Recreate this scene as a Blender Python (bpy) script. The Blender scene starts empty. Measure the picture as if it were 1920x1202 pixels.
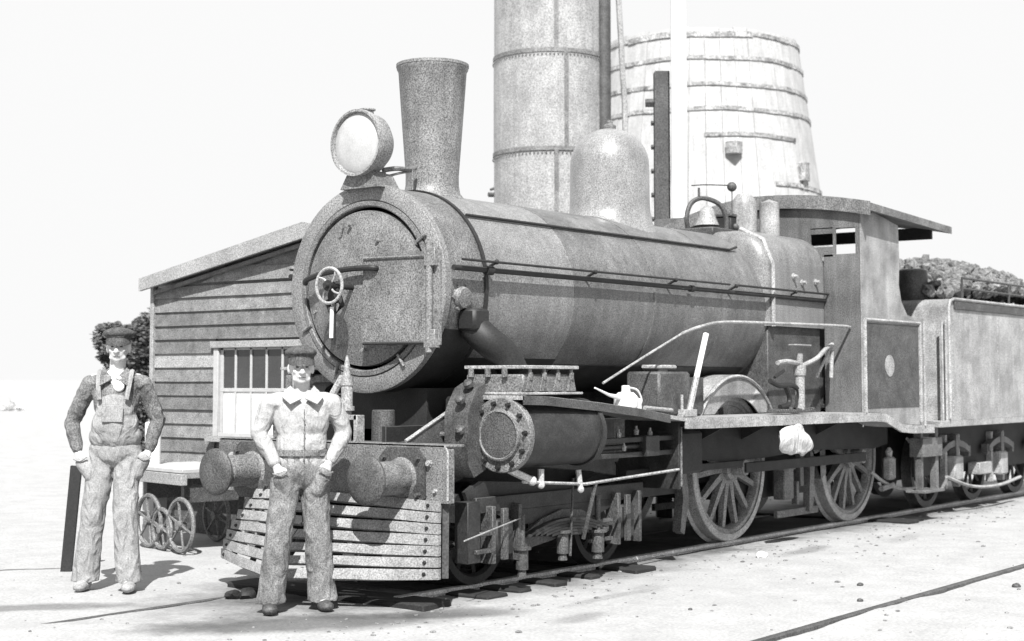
import bpy, bmesh, math, random
from mathutils import Vector, Matrix, noise
R = random.Random(7)
S = bpy.context.scene
COL = S.collection

# ------------------------------------------------------------------ camera, world, sun, exposure
PITCH = math.radians(3.5)
F_PX = 2850.0
AZ = math.radians(37.374)                     # track runs away to the right of the view axis
CAM = Vector((-7.274, -7.492, 1.48))
cam_d = bpy.data.cameras.new('camera'); cam = bpy.data.objects.new('camera', cam_d); COL.objects.link(cam)
cam_d.sensor_width = 36.0; cam_d.lens = 36.0 * F_PX / 1920.0
cam_d.shift_y = -(601 - 537.7) / 1920.0
cam_d.dof.use_dof = True; cam_d.dof.focus_distance = 10.8; cam_d.dof.aperture_fstop = 2.4
cam_d.clip_start = 0.1; cam_d.clip_end = 6000
cam.location = CAM
ca, sa = math.cos(AZ), math.sin(AZ)
fwd = Vector((ca * math.cos(PITCH), sa * math.cos(PITCH), math.sin(PITCH)))
cam.rotation_euler = fwd.to_track_quat('-Z', 'Y').to_euler()
S.camera = cam
SUN_EL = math.radians(49)
sun_dir = Vector((0.80, 0.60, 0)).normalized() * math.cos(SUN_EL) + Vector((0, 0, -math.sin(SUN_EL)))
w = bpy.data.worlds.new('World'); S.world = w; w.use_nodes = True
nt = w.node_tree; bg = nt.nodes['Background']
sky = nt.nodes.new('ShaderNodeTexSky'); sky.sky_type = 'NISHITA'; sky.sun_disc = False
sky.sun_elevation = SUN_EL
sky.sun_rotation = math.atan2(-sun_dir.x, -sun_dir.y)
sky.dust_density = 0.6; sky.air_density = 1.4
# blue-sensitive film: only the sky's blue light counts, so the sky prints almost white
bw = nt.nodes.new('ShaderNodeSeparateColor')
hz_ = nt.nodes.new('ShaderNodeMapRange')          # thin white haze evens the blue light out
hz_.inputs['From Min'].default_value = 0.5; hz_.inputs['From Max'].default_value = 3.0
hz_.inputs['To Min'].default_value = 4.72; hz_.inputs['To Max'].default_value = 4.8
nt.links.new(sky.outputs[0], bw.inputs[0]); nt.links.new(bw.outputs[2], hz_.inputs['Value']); nt.links.new(hz_.outputs[0], bg.inputs[0])
bg.inputs[1].default_value = 0.10
sd = bpy.data.lights.new('sun', 'SUN'); so = bpy.data.objects.new('sun', sd); COL.objects.link(so)
sd.energy = 5.0; sd.angle = math.radians(0.6); sd.color = (1, 0.995, 0.985)
so.rotation_euler = sun_dir.to_track_quat('-Z', 'Y').to_euler(); so.location = (-6, -6, 12)
S.view_settings.view_transform = 'Standard'; S.view_settings.look = 'None'
S.view_settings.exposure = 1.0; S.view_settings.gamma = 1
S.view_settings.use_curve_mapping = False

# ------------------------------------------------------------------ materials
def mat(name, v, rough=0.6, metal=0.0, blotch=0.25, bscale=3.0, grain=0.30, gscale=95.0, spec=0.5, streak=0.0, bump=0.0, crease=0.0):
    if grain > .3: grain = min(.9, grain*1.45)
    if blotch > .18: blotch = min(.75, blotch*1.25)
    m = bpy.data.materials.new(name); m.use_nodes = True
    n = m.node_tree.nodes; l = m.node_tree.links; b = n['Principled BSDF']
    g = n.new('ShaderNodeNewGeometry')
    n1 = n.new('ShaderNodeTexNoise'); n1.inputs['Scale'].default_value = bscale; n1.inputs['Detail'].default_value = 6; n1.inputs['Roughness'].default_value = 0.65
    n2 = n.new('ShaderNodeTexNoise'); n2.inputs['Scale'].default_value = gscale; n2.inputs['Detail'].default_value = 2
    l.new(g.outputs['Position'], n1.inputs['Vector']); l.new(g.outputs['Position'], n2.inputs['Vector'])
    def mr(src, amp):
        r = n.new('ShaderNodeMapRange'); r.inputs['From Min'].default_value = 0.28; r.inputs['From Max'].default_value = 0.72
        r.inputs['To Min'].default_value = 1 - amp; r.inputs['To Max'].default_value = 1 + amp
        l.new(src, r.inputs['Value']); return r.outputs[0]
    def mul(a, c):
        x = n.new('ShaderNodeMath'); x.operation = 'MULTIPLY'; l.new(a, x.inputs[0])
        if isinstance(c, float): x.inputs[1].default_value = c
        else: l.new(c, x.inputs[1])
        return x.outputs[0]
    o = mul(mr(n1.outputs[0], blotch), mr(n2.outputs[0], grain))
    if streak:
        mp = n.new('ShaderNodeMapping'); mp.inputs['Scale'].default_value = (9, 9, 0.9)
        n3 = n.new('ShaderNodeTexNoise'); n3.inputs['Scale'].default_value = 1.6; n3.inputs['Detail'].default_value = 5
        l.new(g.outputs['Position'], mp.inputs['Vector']); l.new(mp.outputs[0], n3.inputs['Vector'])
        o = mul(o, mr(n3.outputs[0], streak))
    o = mul(o, float(v))
    cc = n.new('ShaderNodeCombineColor')
    for i in range(3): l.new(o, cc.inputs[i])
    l.new(cc.outputs[0], b.inputs['Base Color'])
    b.inputs['Roughness'].default_value = rough; b.inputs['Metallic'].default_value = metal
    b.inputs['Specular IOR Level'].default_value = spec
    if crease:
        nc = n.new('ShaderNodeTexNoise'); nc.inputs['Scale'].default_value = 7; nc.inputs['Detail'].default_value = 2; nc.inputs['Distortion'].default_value = 1.2
        mp2 = n.new('ShaderNodeMapping'); mp2.inputs['Scale'].default_value = (1.4, 1.4, .7); mp2.inputs['Rotation'].default_value = (.5, .3, 0)
        l.new(g.outputs['Position'], mp2.inputs['Vector']); l.new(mp2.outputs[0], nc.inputs['Vector'])
        bp = n.new('ShaderNodeBump'); bp.inputs['Strength'].default_value = crease*.75; bp.inputs['Distance'].default_value = 0.05
        l.new(nc.outputs[0], bp.inputs['Height']); l.new(bp.outputs[0], b.inputs['Normal'])
    elif bump:
        bp = n.new('ShaderNodeBump'); bp.inputs['Strength'].default_value = bump; bp.inputs['Distance'].default_value = 0.01
        l.new(n2.outputs[0], bp.inputs['Height']); l.new(bp.outputs[0], b.inputs['Normal'])
    return m
K = dict(
    smoke=mat('smokebox_iron', .115, .55, blotch=.3, bscale=4, grain=.5, bump=.3, streak=.15),
    ring=mat('ring_iron', .15, .55, blotch=.25, grain=.45, bump=.3),
    clad2=mat('boiler_plate_dark', .105, .42, blotch=.3, bscale=2.6, grain=.42, streak=.2, spec=.5),
    clad=mat('boiler_cladding', .15, .42, blotch=.2, bscale=2.2, grain=.38, streak=.15, spec=.5),
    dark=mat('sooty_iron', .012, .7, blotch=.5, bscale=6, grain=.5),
    black=mat('black_iron', .009, .6, grain=.6),
    mid=mat('dusty_iron', .052, .6, blotch=.4, bscale=6, grain=.5, bump=.3),
    cast=mat('cast_iron', .12, .6, blotch=.35, bscale=7, grain=.5, bump=.4),
    under=mat('undergear_shade_dark', .017, .6, blotch=.6, bscale=7, grain=.5),  # undergear tone deepened, its shade put into the colour
    steel=mat('worn_steel', .095, .55, blotch=.4, bscale=6, grain=.5),
    light=mat('pale_dusty_steel', .25, .55, blotch=.35, bscale=5, grain=.4),
    bright=mat('bright_steel', .40, .35, metal=.3, grain=.3),
    chim=mat('chimney_iron', .14, .5, blotch=.25, bscale=4, grain=.5, streak=.2),
    dome=mat('dome_cover', .185, .30, blotch=.2, bscale=4, grain=.4, streak=.1, spec=.8),
    cab=mat('cab_plate', .215, .5, blotch=.4, bscale=3, grain=.35, streak=.15),
    tend=mat('tender_plate', .235, .5, blotch=.4, bscale=2.5, grain=.35, streak=.12),
    roof=mat('roof_canvas', .12, .8, blotch=.4, bscale=5, grain=.4),
    wheel=mat('wheel_steel', .17, .55, blotch=.35, bscale=6, grain=.5),
    tyre=mat('tyre_steel', .27, .4, blotch=.3, bscale=6, grain=.4),
    slat=mat('weathered_slat', .19, .8, blotch=.25, bscale=8, grain=.35, bump=.3),
    white=mat('white_paint', .62, .6, blotch=.08, grain=.1),
    glass=mat('lamp_glass', .36, .25, blotch=.12, bscale=9, grain=.12),
    refl=mat('lamp_rim', .20, .45, grain=.45),
    plank=mat('dark_weatherboard', .108, .85, blotch=.3, bscale=7, grain=.4, streak=.1, bump=.3),
    plank2=mat('dark_weatherboard_faded', .15, .85, blotch=.3, bscale=7, grain=.4, bump=.3),
    trim=mat('grey_fascia', .22, .8, blotch=.2, grain=.4),
    pane=mat('window_glass', .035, .25, blotch=.2, grain=.25),
    curtain=mat('curtain', .33, .9, blotch=.12, bscale=12, grain=.1),
    tower=mat('riveted_sheet', .25, .5, blotch=.22, bscale=2.5, grain=.36, gscale=55, streak=.15),
    towerd=mat('tower_band', .13, .6, blotch=.3, grain=.4, gscale=55),
    tank=mat('whitewashed_staves', .33, .8, blotch=.15, bscale=2, grain=.15, gscale=40, streak=.15),
    hoop=mat('rusty_hoop', .25, .8, blotch=.6, bscale=5, grain=.4, gscale=40),
    timber=mat('dark_timber', .05, .8, blotch=.3, grain=.4, gscale=60),
    sleeper=mat('tarred_sleeper', .010, .9, blotch=.5, grain=.5),
    railm=mat('rail_steel', .42, .4, metal=.2, blotch=.3, grain=.35),
    skin=mat('skin', .44, .6, blotch=.05, grain=.08, gscale=140),
    hair=mat('hair', .05, .8),
    cap=mat('dark_cap_cloth', .05, .9, blotch=.35, bscale=18, grain=.45, bump=.3),
    shirt=mat('pale_work_jacket', .30, .9, blotch=.15, bscale=9, grain=.28, gscale=140, crease=.8),
    trous=mat('grey_work_trousers', .145, .9, blotch=.3, bscale=8, grain=.4, gscale=120, crease=.9),
    denim=mat('faded_overalls', .22, .9, blotch=.22, bscale=8, grain=.3, gscale=120, crease=.9),
    sleeve=mat('dark_shirt', .12, .9, blotch=.45, bscale=7, grain=.45, crease=.8),
    scarf=mat('white_neckerchief', .75, .9, blotch=.05, grain=.1),
    boot=mat('worn_boot', .05, .6, blotch=.5, bscale=12, grain=.4),
    bootd=mat('dusty_boot', .26, .8, blotch=.4, bscale=12, grain=.3),
    leaf=mat('foliage', .085, .8, blotch=.5, bscale=3, grain=.4, gscale=30),
    bark=mat('bark', .08, .9),
    coal=mat('dusty_coal', .10, .7, blotch=.6, bscale=5, grain=.5, gscale=30),
    cloth=mat('rag_cloth', .42, .9, blotch=.2, bscale=9, grain=.2, crease=.9),
    stone=mat('pebble', .15, .9, blotch=.5, bscale=9, grain=.4),
)

# ------------------------------------------------------------------ geometry helpers (all in world metres)
def nb(): return bmesh.new()
def box(bm, x0, x1, y0, y1, z0, z1, bev=0.004):
    r = bmesh.ops.create_cube(bm, size=1.0, matrix=Matrix.Translation(((x0+x1)/2, (y0+y1)/2, (z0+z1)/2)) @ Matrix.Diagonal((abs(x1-x0), abs(y1-y0), abs(z1-z0), 1)))
    if bev:
        es = {e for v in r['verts'] for e in v.link_edges}
        bmesh.ops.bevel(bm, geom=list(es), offset=min(bev, .3*min(abs(x1-x0), abs(y1-y0), abs(z1-z0))), segments=1, affect='EDGES')
    return bm
def frame_for(d):
    d = d.normalized(); a = Vector((0, 0, 1)) if abs(d.z) < .9 else Vector((1, 0, 0))
    u = d.cross(a).normalized(); v = d.cross(u).normalized(); return d, u, v
def revolve(bm, prof, o, axis=(0, 0, 1), seg=32, caps=True):
    o = Vector(o); d, u, v = frame_for(Vector(axis)); rings = []
    for t, r in prof:
        if r < 1e-5: rings.append([bm.verts.new(o + d*t)]); continue
        rings.append([bm.verts.new(o + d*t + (u*math.cos(2*math.pi*i/seg) + v*math.sin(2*math.pi*i/seg))*r) for i in range(seg)])
    for a, b in zip(rings, rings[1:]):
        for i in range(seg):
            j = (i+1) % seg
            if len(a) == 1 and len(b) == 1: continue
            if len(a) == 1: bm.faces.new((a[0], b[j], b[i]))
            elif len(b) == 1: bm.faces.new((a[i], a[j], b[0]))
            else: bm.faces.new((a[i], a[j], b[j], b[i]))
    if caps:
        for q in (rings[0], rings[-1]):
            if len(q) > 2: bm.faces.new(q)
    return bm
def cyl(bm, p0, p1, r0, r1=None, seg=20):
    p0, p1 = Vector(p0), Vector(p1); d = p1-p0
    return revolve(bm, [(0, r0), (d.length, r0 if r1 is None else r1)], p0, d, seg)
def tube(bm, pts, r, seg=8):
    pts = [Vector(p) for p in pts]; rings = []
    rr = r if isinstance(r, (list, tuple)) else [r]*len(pts)
    t0 = (pts[1]-pts[0]).normalized(); d, u, v = frame_for(t0)
    for k, p in enumerate(pts):
        t = ((pts[min(k+1, len(pts)-1)]-pts[max(k-1, 0)])).normalized()
        u = (u - t*u.dot(t)).normalized(); v = t.cross(u)
        rings.append([bm.verts.new(p + (u*math.cos(2*math.pi*i/seg)+v*math.sin(2*math.pi*i/seg))*rr[k]) for i in range(seg)])
    for a, b in zip(rings, rings[1:]):
        for i in range(seg):
            j = (i+1) % seg; bm.faces.new((a[i], a[j], b[j], b[i]))
    bm.faces.new(rings[0]); bm.faces.new(rings[-1]); return bm
def smoothpath(pts, n=6):
    pts = [Vector(p) for p in pts]; out = []
    for i in range(len(pts)-1):
        p0, p1, p2, p3 = pts[max(i-1, 0)], pts[i], pts[i+1], pts[min(i+2, len(pts)-1)]
        for k in range(n):
            t = k/n
            out.append(.5*((2*p1)+(p2-p0)*t+(2*p0-5*p1+4*p2-p3)*t*t+(3*p1-p0-3*p2+p3)*t**3))
    out.append(pts[-1]); return out
def prism(bm, poly, plane, a, b, bev=0):
    """poly of 2D points extruded from a to b. plane 'XZ' extrudes in y, 'YZ' in x, 'XY' in z"""
    def P(p, t):
        return {'XZ': (p[0], t, p[1]), 'YZ': (t, p[0], p[1]), 'XY': (p[0], p[1], t)}[plane]
    A = [bm.verts.new(P(p, a)) for p in poly]; B = [bm.verts.new(P(p, b)) for p in poly]
    n = len(poly); bm.faces.new(A); bm.faces.new(B[::-1])
    for i in range(n): bm.faces.new((A[i], B[i], B[(i+1) % n], A[(i+1) % n]))
    return bm
def strip(bm, path, y0, y1, th):
    """sheet following path of (x,z) with thickness th downward, from y0 to y1"""
    top = [(x, z) for x, z in path]; bot = [(x, z-th) for x, z in path][::-1]
    V = {}
    for y in (y0, y1):
        V[y] = ([bm.verts.new((x, y, z)) for x, z in top], [bm.verts.new((x, y, z-th)) for x, z in path])
    n = len(path)
    for i in range(n-1):
        bm.faces.new((V[y0][0][i], V[y0][0][i+1], V[y1][0][i+1], V[y1][0][i]))
        bm.faces.new((V[y0][1][i+1], V[y0][1][i], V[y1][1][i], V[y1][1][i+1]))
        for y in (y0, y1): bm.faces.new((V[y][0][i], V[y][1][i], V[y][1][i+1], V[y][0][i+1]))
    for i in (0, n-1): bm.faces.new((V[y0][0][i], V[y1][0][i], V[y1][1][i], V[y0][1][i]))
    return bm
def ball(bm, c, r, seg=16):
    r = (r, r, r) if not isinstance(r, (tuple, list)) else r
    bmesh.ops.create_uvsphere(bm, u_segments=seg, v_segments=max(8, seg//2), radius=1, matrix=Matrix.Translation(c) @ Matrix.Diagonal((*r, 1)))
    return bm
def finish_mesh(me, m, smooth=True):
    me.materials.append(m)
    if smooth:
        me.shade_smooth(); me.set_sharp_from_angle(angle=math.radians(38))
def bm2me(bm, name, m, origin=(0, 0, 0), smooth=True):
    bmesh.ops.recalc_face_normals(bm, faces=bm.faces)
    if Vector(origin).length: bmesh.ops.translate(bm, verts=bm.verts, vec=-Vector(origin))
    me = bpy.data.meshes.new(name); bm.to_mesh(me); bm.free(); finish_mesh(me, m, smooth); return me
ORG = {}
def obj(name, data, parent=None, origin=(0, 0, 0), rot=None):
    o = bpy.data.objects.new(name, data); COL.objects.link(o)
    ORG[o.name] = Vector(origin)
    if parent is not None:
        o.parent = parent; o.location = Vector(origin)-ORG[parent.name]
    else: o.location = origin
    if rot: o.rotation_euler = rot
    return o
def thing(name, label, cat, loc=(0, 0, 0), group=None, kind=None):
    o = obj(name, None, None, loc); o.empty_display_size = .1
    if kind: o['kind'] = kind
    if label: o['label'] = label
    if cat: o['category'] = cat
    if group: o['group'] = group
    return o
def part(name, bm, m, parent, origin=None, label=None, kind=None, smooth=True):
    og = ORG[parent.name] if origin is None else Vector(origin)
    o = obj(name, bm2me(bm, name, K[m], og, smooth), parent, og)
    if label: o['label'] = label
    if kind: o['kind'] = kind
    return o
def single(name, bm, m, label, cat, origin, group=None, kind=None, smooth=True):
    o = obj(name, bm2me(bm, name, K[m], origin, smooth), None, origin)
    if label: o['label'] = label
    if cat: o['category'] = cat
    if group: o['group'] = group
    if kind: o['kind'] = kind
    return o
def share(name, src, parent, origin, rot=None, scale=None):
    o = obj(name, src.data, parent, origin, rot)
    if scale: o.scale = scale
    return o

# ------------------------------------------------------------------ ground
def gz(x, y):
    """ground height: flat sandy yard, slightly lower outside the rail, tiny undulations"""
    n = noise.noise(Vector((x*.55, y*.55, 0)))*.018 + noise.noise(Vector((x*2.3, y*2.3, 4)))*.010 + noise.noise(Vector((x*8, y*8, 9)))*.004
    far = min(1, max(0, (math.hypot(x, y)-30)/60))
    d = abs(y+.6)
    base = -.030
    if -.62 < y < .62: base = -.028
    return base + n*(1-far)*(1 if d > .25 else .35)
def axis_samples(lo, hi, step, far, grow=1.25):
    a = []; v = lo
    while v < hi: a.append(v); v += step
    a.append(hi); s = step; v = hi
    while v < far: s *= grow; v += s; a.append(v)
    s = step; v = lo; b = []
    while v > -far: s *= grow; v -= s; b.append(v)
    return b[::-1]+a
xs = axis_samples(-4.5, 13, .07, 3000); ys = axis_samples(-5.5, 4.5, .06, 3000)
vs = [(x, y, gz(x, y)) for x in xs for y in ys]; ny = len(ys)
fs = [(i*ny+j, (i+1)*ny+j, (i+1)*ny+j+1, i*ny+j+1) for i in range(len(xs)-1) for j in range(ny-1)]
me = bpy.data.meshes.new('ground'); me.from_pydata(vs, [], fs)
gm = mat('pale_sand', .285, .95, blotch=.13, bscale=2.5, grain=.16, gscale=50, bump=.5)
gn, gl = gm.node_tree.nodes, gm.node_tree.links
# spilled ash, oil and coal dust on the sand: soft-edged stains, and a dark bed to cut bounced light
bs = gn['Principled BSDF']; col_link = bs.inputs['Base Color'].links[0].from_socket
geo = gn.new('ShaderNodeNewGeometry'); sep = gn.new('ShaderNodeSeparateXYZ'); gl.new(geo.outputs['Position'], sep.inputs[0])
nz = gn.new('ShaderNodeTexNoise'); nz.inputs['Scale'].default_value = 1.6; nz.inputs['Detail'].default_value = 8; nz.inputs['Roughness'].default_value = .7
gl.new(geo.outputs['Position'], nz.inputs['Vector'])
def M(op, a, b=None, c=None):
    x = gn.new('ShaderNodeMath'); x.operation = op
    for i, q in enumerate((a, b, c)):
        if q is None: continue
        if isinstance(q, (int, float)): x.inputs[i].default_value = q
        else: gl.new(q, x.inputs[i])
    return x.outputs[0]
def stain(cx, cy, rx, ry, ang, dark, soft=.35):
    c_, s_ = math.cos(ang), math.sin(ang)
    dx = M('SUBTRACT', sep.outputs[0], cx); dy = M('SUBTRACT', sep.outputs[1], cy)
    u = M('DIVIDE', M('ADD', M('MULTIPLY', dx, c_), M('MULTIPLY', dy, s_)), rx)
    v = M('DIVIDE', M('SUBTRACT', M('MULTIPLY', dy, c_), M('MULTIPLY', dx, s_)), ry)
    r = M('SQRT', M('ADD', M('MULTIPLY', u, u), M('MULTIPLY', v, v)))
    r = M('ADD', r, M('MULTIPLY', M('SUBTRACT', nz.outputs[0], .5), 1.3))
    mr = gn.new('ShaderNodeMapRange'); mr.inputs['From Min'].default_value = 1-soft; mr.inputs['From Max'].default_value = 1+soft
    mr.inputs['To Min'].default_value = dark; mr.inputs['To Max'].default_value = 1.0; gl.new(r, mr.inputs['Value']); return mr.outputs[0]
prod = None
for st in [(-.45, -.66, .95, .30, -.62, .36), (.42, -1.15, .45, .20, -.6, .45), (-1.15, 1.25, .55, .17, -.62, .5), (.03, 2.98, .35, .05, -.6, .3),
           (2.6, .1, 3.0, 1.0, 0, .12), (8.5, .1, 4.6, 1.0, 0, .15), (.2, .35, .9, .8, 0, .9),  # long bed under engine and tender, darkened to cut bounced light
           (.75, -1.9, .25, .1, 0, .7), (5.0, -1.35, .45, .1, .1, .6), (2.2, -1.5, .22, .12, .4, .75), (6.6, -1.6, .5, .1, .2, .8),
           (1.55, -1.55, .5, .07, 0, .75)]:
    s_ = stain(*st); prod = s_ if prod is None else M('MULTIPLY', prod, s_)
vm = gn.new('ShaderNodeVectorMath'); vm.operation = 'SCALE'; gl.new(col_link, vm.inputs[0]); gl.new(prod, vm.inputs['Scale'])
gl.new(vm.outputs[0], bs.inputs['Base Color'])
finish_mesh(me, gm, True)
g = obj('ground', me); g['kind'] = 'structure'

# pebbles, one mass
bm = nb()
for _ in range(1500):
    x, y = R.uniform(-4, 13), R.choice([R.uniform(-5, 3), R.gauss(-1.1, .35)])
    if -.95 < y < .95 and x > -.3 and R.random() < .6: continue
    r = R.choice([.005, .006, .008, .012, .016]) * R.uniform(.7, 1.2)
    bmesh.ops.create_icosphere(bm, subdivisions=1, radius=r, matrix=Matrix.Translation((x, y, gz(x, y)+r*.2)) @ Matrix.Diagonal((R.uniform(.8, 1.5), R.uniform(.8, 1.5), .6, 1)))
single('gravel', bm, 'stone', 'small grey pebbles scattered over the pale sand', None, (0, 0, 0), kind='stuff')
for i, (x, y, r, lb) in enumerate([(2.49, -3.02, .022, 'small dark stone lying on the sand just above the siding rail'), (3.86, -3.62, .032, 'dark lump of coal on the sand below the siding rail'),
        (1.45, -2.3, .014, 'lone dark pebble in the open sand left of the siding rail'), (3.3, -2.65, .022, 'dark stone in the sand above the siding rail near its right end'), (4.35, -1.28, .05, 'pale rounded rock beside the rail in front of the driving wheel')]):
    bm = nb(); bmesh.ops.create_icosphere(bm, subdivisions=2, radius=r)
    for v in bm.verts: v.co *= 1+.3*noise.noise(v.co*30+Vector((i, 0, 0)))
    for v in bm.verts: v.co = Vector((v.co.x*1.3, v.co.y, v.co.z*.7)) + Vector((x, y, gz(x, y)+r*.3))
    single('stone', bm, 'white' if i == 4 else 'mid', lb, 'stone', (x, y, 0))

# ------------------------------------------------------------------ tracks
def rail_bm(y, x0, x1, ztop, h=.10):
    prof = [(-.055, -h), (.055, -h), (.055, -h+.012), (.010, -h+.025), (.010, -.035), (.030, -.028), (.030, -.004), (.022, 0), (-.022, 0), (-.030, -.004), (-.030, -.028), (-.010, -.035), (-.010, -h+.025), (-.055, -h+.012)]
    bm = nb(); n = 14
    L = []
    for k in range(n+1):
        x = x0+(x1-x0)*k/n
        L.append([bm.verts.new((x, y+a, ztop+b)) for a, b in prof])
    for A, B in zip(L, L[1:]):
        for i in range(len(prof)): j = (i+1) % len(prof); bm.faces.new((A[i], A[j], B[j], B[i]))
    bm.faces.new(L[0]); bm.faces.new(L[-1]); return bm
tr = thing('railway_track', None, None, (4, 0, 0), kind='structure')
part('rail', rail_bm(-.575, .50, 42, .020), 'railm', tr)
part('rail', rail_bm(.575, -7, 42, -.026), 'mid', tr)
bm = nb()
for x, wd, y0 in [(.50, .30, -.93), (1.12, .24, -.97), (1.46, .15, -.95), (1.93, .16, -.92), (2.40, .13, -.92), (3.02, .30, -.98), (8.17, .30, -1.03)]:  # uneven dark slabs past the rail, set where dark blobs lie
    b2 = nb(); box(b2, x-wd/2, x+wd/2, y0+R.uniform(-.01, .01), .95, -.14, .012 if x < .55 else -.004, .012)
    part('sleeper', b2, 'sleeper', tr)
x = 9.2
while x < 40:
    b2 = nb(); box(b2, x-.11, x+.11, -.78, .95, -.16, -.045, .01); part('sleeper', b2, 'sleeper', tr); x += .72+R.uniform(-.05, .05)
for x in (3.9, 4.5, 5.3, 6.0, 6.8, 7.5):
    b2 = nb(); box(b2, x-.11, x+.11, -.6, .95, -.18, -.05, .01); part('sleeper', b2, 'sleeper', tr)
s2 = thing('siding_track', None, None, (4, -3.24, 0), kind='structure')
part('rail', rail_bm(-3.25, .2, 60, -.012, .08), 'mid', s2)

# ------------------------------------------------------------------ locomotive
ZC = 2.14; RB = .745
L = thing('steam_locomotive', 'black steam locomotive with round smokebox door, tall flared chimney, big headlamp and slatted cowcatcher', 'locomotive', (4, 0, 0))

# main frames
bm = nb()
for s in (-1, 1): box(bm, .52, 8.25, s*.43-.02, s*.43+.02, .55, 1.16)
for x in (1.0, 2.2, 3.4, 5.9, 8.0): box(bm, x, x+.04, -.41, .41, .55, 1.12, 0)
box(bm, .52, 3.0, -.41, .41, .86, .90, 0)
box(bm, 1.0, 1.75, -.41, .41, .9, 1.42, 0)           # saddle block
box(bm, 3.0, 8.2, -.38, .38, .60, .66, 0)
part('main_frame', bm, 'dark', L)
# buffer beam
bm = nb()
poly = [(-1.10, .672), (1.10, .672), (1.10, 1.02), (1.07, 1.05), (-1.07, 1.05), (-1.10, 1.02)]
prism(bm, poly, 'YZ', .40, .47); box(bm, .40, .58, -1.10, 1.10, 1.035, 1.052)
bb = part('buffer_beam', bm, 'cast', L)
# side of beam: thin pale strip along the near end
bm = nb(); tube(bm, [(.405, -1.098, .69), (.405, -1.098, 1.01), (.405, -1.075, 1.045)], .008, 6); part('pale_edge', bm, 'light', bb)
# bolts on beam
bolt0 = None
def bolt(parent, p, axis, r=.014, h=.014, m='cast'):
    b = nb(); revolve(b, [(-.004, r*1.25), (h*.3, r*1.25), (h*.3, r), (h, r*.9)], p, axis, 6)
    return part('bolt', b, m, parent, origin=p, smooth=False)
for s in (-1, 1):
    for dy, dz in [(-.15, .12), (.15, .12), (-.15, -.12), (.15, -.12)]: bolt(bb, (.375, s*.72+dy, .84+dz), (-1, 0, 0), .016, .03, 'mid')
    bolt(bb, (.40, s*.95, .93), (-1, 0, 0), .02, .03, 'light'); bolt(bb, (.40, s*1.0, .75), (-1, 0, 0), .014, .02, 'light')
for s in (-1, 1):
    bm = nb(); y = .72*s
    revolve(bm, [(0, .105), (.04, .108), (.05, .100), (.08, .100), (.085, .112), (.33, .114), (.345, .135), (.37, .14)], (.03, y, .83), (1, 0, 0), 32)
    bf = part('buffer', bm, 'cast', L, origin=(.03, y, .83))
    bm = nb(); revolve(bm, [(-.036, 0), (-.034, .06), (-.027, .12), (-.014, .156), (-.004, .166), (.012, .166), (.015, .162), (.02, .10), (.05, .09)], (.03, y, .83), (1, 0, 0), 40)
    part('buffer_head', bm, 'mid', bf)
    bm = nb(); a = .2; c = .07
    prism(bm, [(y-a, .83-a+c), (y-a+c, .83-a), (y+a-c, .83-a), (y+a, .83-a+c), (y+a, .83+a-c), (y+a-c, .83+a), (y-a+c, .83+a), (y-a, .83+a-c)], 'YZ', .375, .398)
    part('base_plate', bm, 'mid', bf)
# drawhook and chain
bm = nb(); tube(bm, smoothpath([(.42, 0, .84), (.28, 0, .85), (.18, 0, .83), (.13, 0, .76), (.18, 0, .70), (.24, 0, .72)]), .028, 8)
dh = part('draw_hook', bm, 'black', L)
for k in range(3):
    b2 = nb(); cz = .71-k*.085; cx = .19+.01*k
    pts = [(cx+(.0 if k % 2 else .025*math.cos(t)), (.025*math.cos(t) if k % 2 else 0), cz+.055*math.sin(t)) for t in [i*math.pi/6 for i in range(13)]]
    tube(b2, pts, .011, 6); part('chain_link', b2, 'black', dh)
# cowcatcher
cw_b = nb()
def cw(y, v, off=0, endY=1.05):
    f = 1-min(1, abs(y)/1.05)
    top = Vector((.395, y, .69)); bot = Vector((.395-.575*f, y, .178-.05*f)); return top.lerp(bot, v)+Vector((off, 0, 0))
for y in (-.97, -.5, .0, .5, .9):
    a, b = cw(y, -.02, .05), cw(y, .99, .05)
    if y < -.9: tube(cw_b, [a, b], .03, 4)
cwo = part('cowcatcher', cw_b, 'timber', L)
for y in (-1.04, -.5, .0, .5, .9):
    b2 = nb(); tube(b2, [cw(y, 0, .06), cw(y, .99, .06)], .03, 4); part('upright', b2, 'timber', cwo)
NS = 7
for side in (-1, 1):
    for k in range(NS):
        v0 = k/NS; b2 = nb()
        yend = 1.05 if side < 0 else 1.02-.38*(1-(k+.5)/NS)**1.4
        ya, yb = 0.005*side, yend*side
        wd = .073*R.uniform(.93, 1.02); n = 8; A = []
        for i in range(n+1):
            y = ya+(yb-ya)*i/n
            p = cw(y, v0); q = cw(y, 1); d = (q-p).normalized()
            L_ = (cw(y, 1)-cw(y, 0)).length/NS
            if side < 0: ww = min(wd*.97, L_*.95) if k < NS-1 else min(wd*1.15, L_*.97)
            else: ww = min(wd*.98, L_*.93)
            nn = Vector((-1, 0, 0)); nn = (nn-d*nn.dot(d)).normalized()*.026
            jit = .0015*math.sin(y*9+k)
            A.append([b2.verts.new(c+Vector((0, 0, jit))) for c in (p+d*.003, p+d*ww, p+d*ww-nn*-1, p+d*.003-nn*-1)])
        for a, b in zip(A, A[1:]):
            for i in range(4): j = (i+1) % 4; b2.faces.new((a[i], a[j], b[j], b[i]))
        b2.faces.new(A[0]); b2.faces.new(A[-1])
        part('slat', b2, 'slat', cwo, smooth=False)
        yb_ = -.965 if side < 0 else yend-.08
        q = cw(yb_, (k+.45)/NS, -.028); bolt(cwo, q, (-1, 0, 0), .011, .012, 'dark')
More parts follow.
